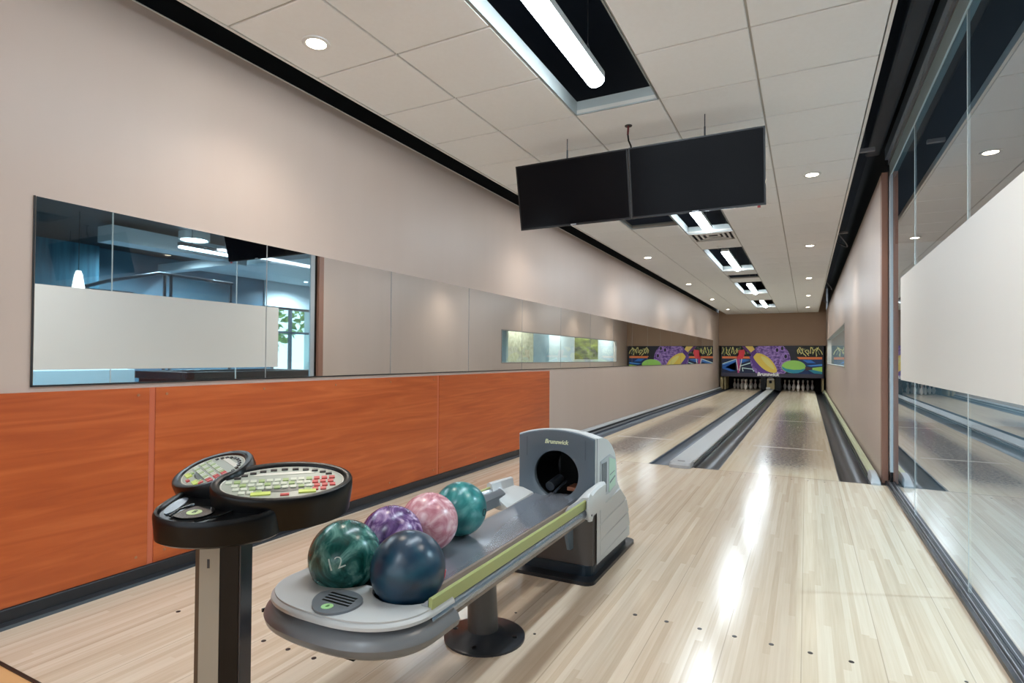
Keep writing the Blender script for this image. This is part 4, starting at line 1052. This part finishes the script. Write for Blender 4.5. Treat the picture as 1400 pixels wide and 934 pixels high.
struct(obj('ceiling.001', box(new(), 0.745, 8.0, YB-1, 6.6, 3.3, 3.45), lobc_m))
WX = 7.0
bm = new()
box(bm, WX, WX+0.12, YB-1, 4.55, 0.0, 4.0); box(bm, WX, WX+0.12, 4.55, 6.6, 0.0, 0.55); 
struct(obj('wall_bulkhead', box(new(), WX-0.05, WX+0.12, 4.3, 6.6, 2.46, 3.29), soff_m))
struct(obj('wall_lobby', bm, lobw_m))
struct(obj('wall_lobby_end', box(new(), 0.9, 8.0, 6.6, 6.72, 0.0, 4.0), lobl_m))
struct(obj('wall_lobby_back', box(new(), 0.745, 8.0, YB-1.1, YB-1, 0.0, 4.0), lobw_m))
w2 = struct(obj('window_2', box(new(), WX+0.05, WX+0.06, 4.55, 6.6, 0.55, 2.46), wglass_m))
for a in ((4.55, 4.62, 0.55, 2.46), (5.20, 5.26, 0.55, 2.46), (6.53, 6.6, 0.55, 2.46), (4.55, 6.6, 1.74, 1.80), (4.55, 6.6, 0.55, 0.63), (4.55, 6.6, 2.40, 2.46)):
    obj('mullion', box(new(), WX+0.01, WX+0.11, *a), alud_m, w2)
struct(obj('ground_outside', box(new(), 8.05, 14.0, -2, 16, -0.3, -0.05), mat('lawn', rgb(92, 120, 62), 0.9, noise=((3, 3, 3), 0.5, rgb(120, 150, 84)))))
leaf_m = mat('tree_leaves', rgb(60, 104, 42), 0.7, noise=((5, 5, 5), 0.35, rgb(168, 200, 110)))
bark_m = mat('tree_bark', rgb(74, 58, 44), 0.8)
def tree(x, y, h, label):
    t = thing('tree', label, 'tree', (x, y, -0.05), 'trees outside the lobby window')
    bm = new(); tube(bm, [(x, y, -0.05), (x+0.05, y, h*0.4), (x-0.05, y+0.05, h*0.8)], [0.12, 0.09, 0.04], 8); obj('trunk', bm, bark_m, t, True)
    r_ = random.Random(int(x*10+y)); bm = new()
    for k in range(420):
        a, b_, s = r_.uniform(0, 2*PI), r_.uniform(-1, 1), r_.uniform(0.5, 1)**0.5
        q = Vector((math.cos(a)*math.sqrt(1-b_*b_), math.sin(a)*math.sqrt(1-b_*b_), b_))*s
        c = Vector((x, y, h*0.66)) + Vector((q.x*h*0.30, q.y*h*0.32, q.z*h*0.36))
        e1 = Vector((r_.uniform(-1, 1), r_.uniform(-1, 1), r_.uniform(-1, 1))).normalized(); e2 = e1.orthogonal().normalized()
        z = 0.16
        bm.faces.new([bm.verts.new(c + e1*z), bm.verts.new(c + e2*z*0.6), bm.verts.new(c - e1*z), bm.verts.new(c - e2*z*0.6)])
    o = obj('foliage', bm, leaf_m, t); o['kind'] = 'stuff'
tree(10.2, 7.2, 4.2, 'leafy green tree outside the lobby window, nearer the left')
tree(10.8, 10.6, 5.0, 'taller leafy green tree outside the lobby window')
# white soffits near the window and over the stairs
struct(obj('ceiling_soffit', box(new(), 3.2, 6.9, 2.3, 6.5, 3.12, 3.295), soff_m))
struct(obj('trim_1', box(new(), 4.2, 4.6, -0.9, 1.2, 2.98, 3.24), soff_m))
struct(obj('trim_2', box(new(), 4.3, 6.9, 1.45, 1.7, 2.95, 3.12), soff_m))
cool = emis('lobby_lamp_glow', (0.86, 0.95, 1.0, 1), 9.0)
def ringlamp(x, y, z, r, label):
    t = thing('pendant_lamp', label, 'lamp', (x, y, z))
    bm = new(); lathe(bm, [(0, -0.01), (r*0.86, -0.01), (r*0.86, 0.0), (0, 0.0)], (x, y, z), 28); obj('disc_diffuser', bm, cool, t)
    bm = new(); lathe(bm, [(r*0.87, -0.03), (r, -0.03), (r, 0.10), (r*0.87, 0.10), (r*0.87, -0.03)], (x, y, z), 28); obj('drum_rim', bm, white_m, t, True)
    bm = new(); tube(bm, [(x, y, z+0.0), (x, y, 3.3)], 0.01, 6); obj('stem', bm, alud_m, t)
ringlamp(3.5, 0.05, 3.12, 0.24, 'round drum pendant lamp in the lobby behind the glass')
ls = thing('strip_light', 'long white strip light in the dark lobby behind the glass', 'strip light', (3.1, 0.0, 2.84))
obj('diffuser', box(new(), 2.98, 3.06, -0.50, 0.45, 2.83, 2.86), cool, ls); obj('housing', box(new(), 2.97, 3.07, -0.51, 0.46, 2.86, 2.92), alud_m, ls)
bm = new(); tube(bm, [(3.02, -0.3, 2.9), (3.02, -0.3, 3.3)], 0.006, 5); tube(bm, [(3.02, 0.3, 2.9), (3.02, 0.3, 3.3)], 0.006, 5); obj('hanger', bm, alud_m, ls)
pn = thing('pendant_lamp', 'small white cone pendant lamp glowing in the lobby', 'lamp', (4.0, -1.45, 2.15))
bm = new(); lathe(bm, [(0.03, 0.26), (0.05, 0.2), (0.08, 0.0), (0.0, 0.01)], (4.0, -1.45, 2.13), 20); obj('shade', bm, emis('lamp_shade_glow', (1, 0.96, 0.9, 1), 2.2), pn, True)
bm = new(); tube(bm, [(4.0, -1.45, 2.38), (4.0, -1.45, 3.3)], 0.006, 5); obj('cord', bm, blk_m, pn)
for k, (x, y) in enumerate(((5.4, 0.6), (5.6, 2.0), (2.4, -2.0), (3.4, -4.6), (6.1, 4.9))):  # third lamp placed to light the counter, last one added to brighten the bulkhead
    t = thing('downlight', ['small recessed lobby downlight over the stair rail', 'small recessed lobby downlight beside the soffit', 'small lobby downlight placed to light the pale counter', 'small recessed lobby downlight far along the glass partition', 'small downlight added to brighten the white lobby bulkhead'][k], 'ceiling light', (x, y, 3.11 if k == 4 else 3.29))
    z = 3.117 if k == 4 else 3.297
    bm = new(); lathe(bm, [(0, -0.008), (0.05, -0.008), (0.05, 0), (0, 0)], (x, y, z), 14); obj('lens', bm, cool, t)
    bm = new(); lathe(bm, [(0.051, -0.01), (0.07, -0.006), (0.07, 0), (0.051, 0)], (x, y, z), 14); obj('trim_ring', bm, white_m, t)
    l = bpy.data.lights.new('lobby_downlight_beam', 'SPOT'); l.energy = 300; l.color = (0.85, 0.94, 1); l.spot_size = 2.8; l.spot_blend = 0.8; l.shadow_soft_size = 0.05
    lo_ = bpy.data.objects.new('lobby_downlight_beam', l); col.objects.link(lo_); lo_.location = (x, y, z-0.03)
# stair guard rail
sr = thing('stair_railing', 'steel stair railing in the lobby behind the glass', 'railing', (5.0, 0.2, 0.0))
hr = [(5.0, -1.5, 2.02), (5.0, -0.55, 2.40), (5.0, 0.35, 2.66), (5.0, 1.9, 2.64)]
bm = new(); tube(bm, hr, 0.03, 8); obj('handrail', bm, rail_m, sr, True)
bm = new(); tube(bm, [(5.0, -1.3, 2.22), (5.0, -0.1, 2.24)], 0.02, 8); obj('lower_rail', bm, rail_m, sr, True)
for y, z in ((-0.9, 2.26), (0.46, 2.68), (0.58, 2.68), (1.85, 2.64)):
    obj('baluster', box(new(), 4.98, 5.02, y-0.02, y+0.02, 0.0, z), rail_m, sr)
obj('glass_infill', box(new(), 4.995, 5.005, 0.62, 1.82, 1.2, 2.6), wglass_m, sr)
# pale stair screen at the left of the reflection
tag(obj('curtain_screen', box(new(), 5.95, 6.0, -1.25, -0.2, 1.5, 3.15), mat('teal_screen', rgb(70, 128, 150), 0.4, noise=((1, 14, 1), 0.5, rgb(46, 84, 104)))), 'teal translucent screen beside the lobby stairs', 'screen')
tag(obj('wall_unit', box(new(), 3.2, 3.5, -2.6, -1.05, 0.0, 0.90, 0.01), lobl_m), 'pale low counter standing behind the glass partition', 'counter')
# pool table
pt = thing('pool_table', 'dark pool table with blue cloth standing behind the glass', 'pool table', (3.2, 0.6, 0))
pw_m = mat('pool_table_wood', rgb(20, 20, 24), 0.4); pc_m = mat('pool_cloth', rgb(50, 84, 120), 0.8)
bm = new()
for a in ((2.5, 2.62, -0.7, 1.9), (3.83, 3.95, -0.7, 1.9), (2.62, 3.83, -0.7, -0.58), (2.62, 3.83, 1.78, 1.9)): box(bm, a[0], a[1], a[2], a[3], 0.74, 0.86, 0.015)
obj('rail_frame', bm, pw_m, pt); obj('cloth_bed', box(new(), 2.62, 3.83, -0.58, 1.78, 0.74, 0.80), pc_m, pt); obj('apron', box(new(), 2.58, 3.87, -0.62, 1.82, 0.52, 0.74), pw_m, pt)
for x in (2.72, 3.73):
    for y in (-0.48, 1.68): obj('leg', box(new(), x-0.07, x+0.07, y-0.07, y+0.07, 0.0, 0.52, 0.01), pw_m, pt)

# corridor behind the window in the right wall
struct(obj('wall_corridor', box(new(), 1.65, 1.75, 6.72, 19.0, 0.0, 2.9), lobl_m))
struct(obj('wall_corridor_end', box(new(), 0.745, 1.75, 18.9, 19.0, 0.0, 2.9), lobl_m))
struct(obj('wall_corridor_side', box(new(), 0.745, 0.9, 18.4, 18.9, 0, 2.9), lobl_m))
struct(obj('ceiling.002', box(new(), 0.745, 1.75, 6.72, 19.0, 2.9, 3.0), soff_m))
stone = mat('stone_panel_beige', rgb(150, 146, 124), 0.7, noise=((14, 14, 9), 0.4, rgb(196, 192, 170)))
tag(obj('wall_panel', box(new(), 1.62, 1.648, 6.95, 9.75, 0.4, 2.4), stone), 'beige speckled stone panel behind the right wall window', 'panel')
tag(obj('wall_panel', box(new(), 1.62, 1.648, 9.8, 10.95, 0.4, 2.4), mat('blue_grey_panel', rgb(126, 148, 160), 0.4, noise=((2, 2, 2), 0.5, rgb(150, 170, 180)))), 'blue grey panel behind the right wall window', 'panel')
art_ = thing('wall_picture', 'large landscape picture in dark greens behind the right wall window', 'picture', (1.62, 14.5, 1.0))
obj('canvas', box(new(), 1.63, 1.648, 13.3, 15.9, 1.08, 1.95), mat('landscape_print', rgb(46, 46, 34), 0.5, noise=((1.5, 1.5, 6), 0.4, rgb(140, 150, 70))), art_)
obj('frame', box(new(), 1.636, 1.65, 13.26, 15.94, 1.04, 1.99), white_m, art_)
for k, y in enumerate((8.5, 11.5, 14.5, 17.0)):
    t = thing('downlight', 'corridor ceiling light behind the right wall window, %s' % ['nearest', 'second', 'third', 'farthest'][k], 'ceiling light', (1.2, y, 2.89))
    bm = new(); lathe(bm, [(0, -0.006), (0.08, -0.006), (0.08, 0), (0, 0)], (1.2, y, 2.897), 16); obj('lens', bm, cool, t)
    bm = new(); lathe(bm, [(0.081, -0.009), (0.1, -0.005), (0.1, 0), (0.081, 0)], (1.2, y, 2.898), 16); obj('trim_ring', bm, white_m, t)
    l = bpy.data.lights.new('corridor_beam', 'SPOT'); l.energy = 150; l.color = (0.95, 0.98, 1); l.spot_size = 2.6; l.spot_blend = 0.8; l.shadow_soft_size = 0.06
    lo_ = bpy.data.objects.new('corridor_beam', l); col.objects.link(lo_); lo_.location = (1.2, y, 2.86)
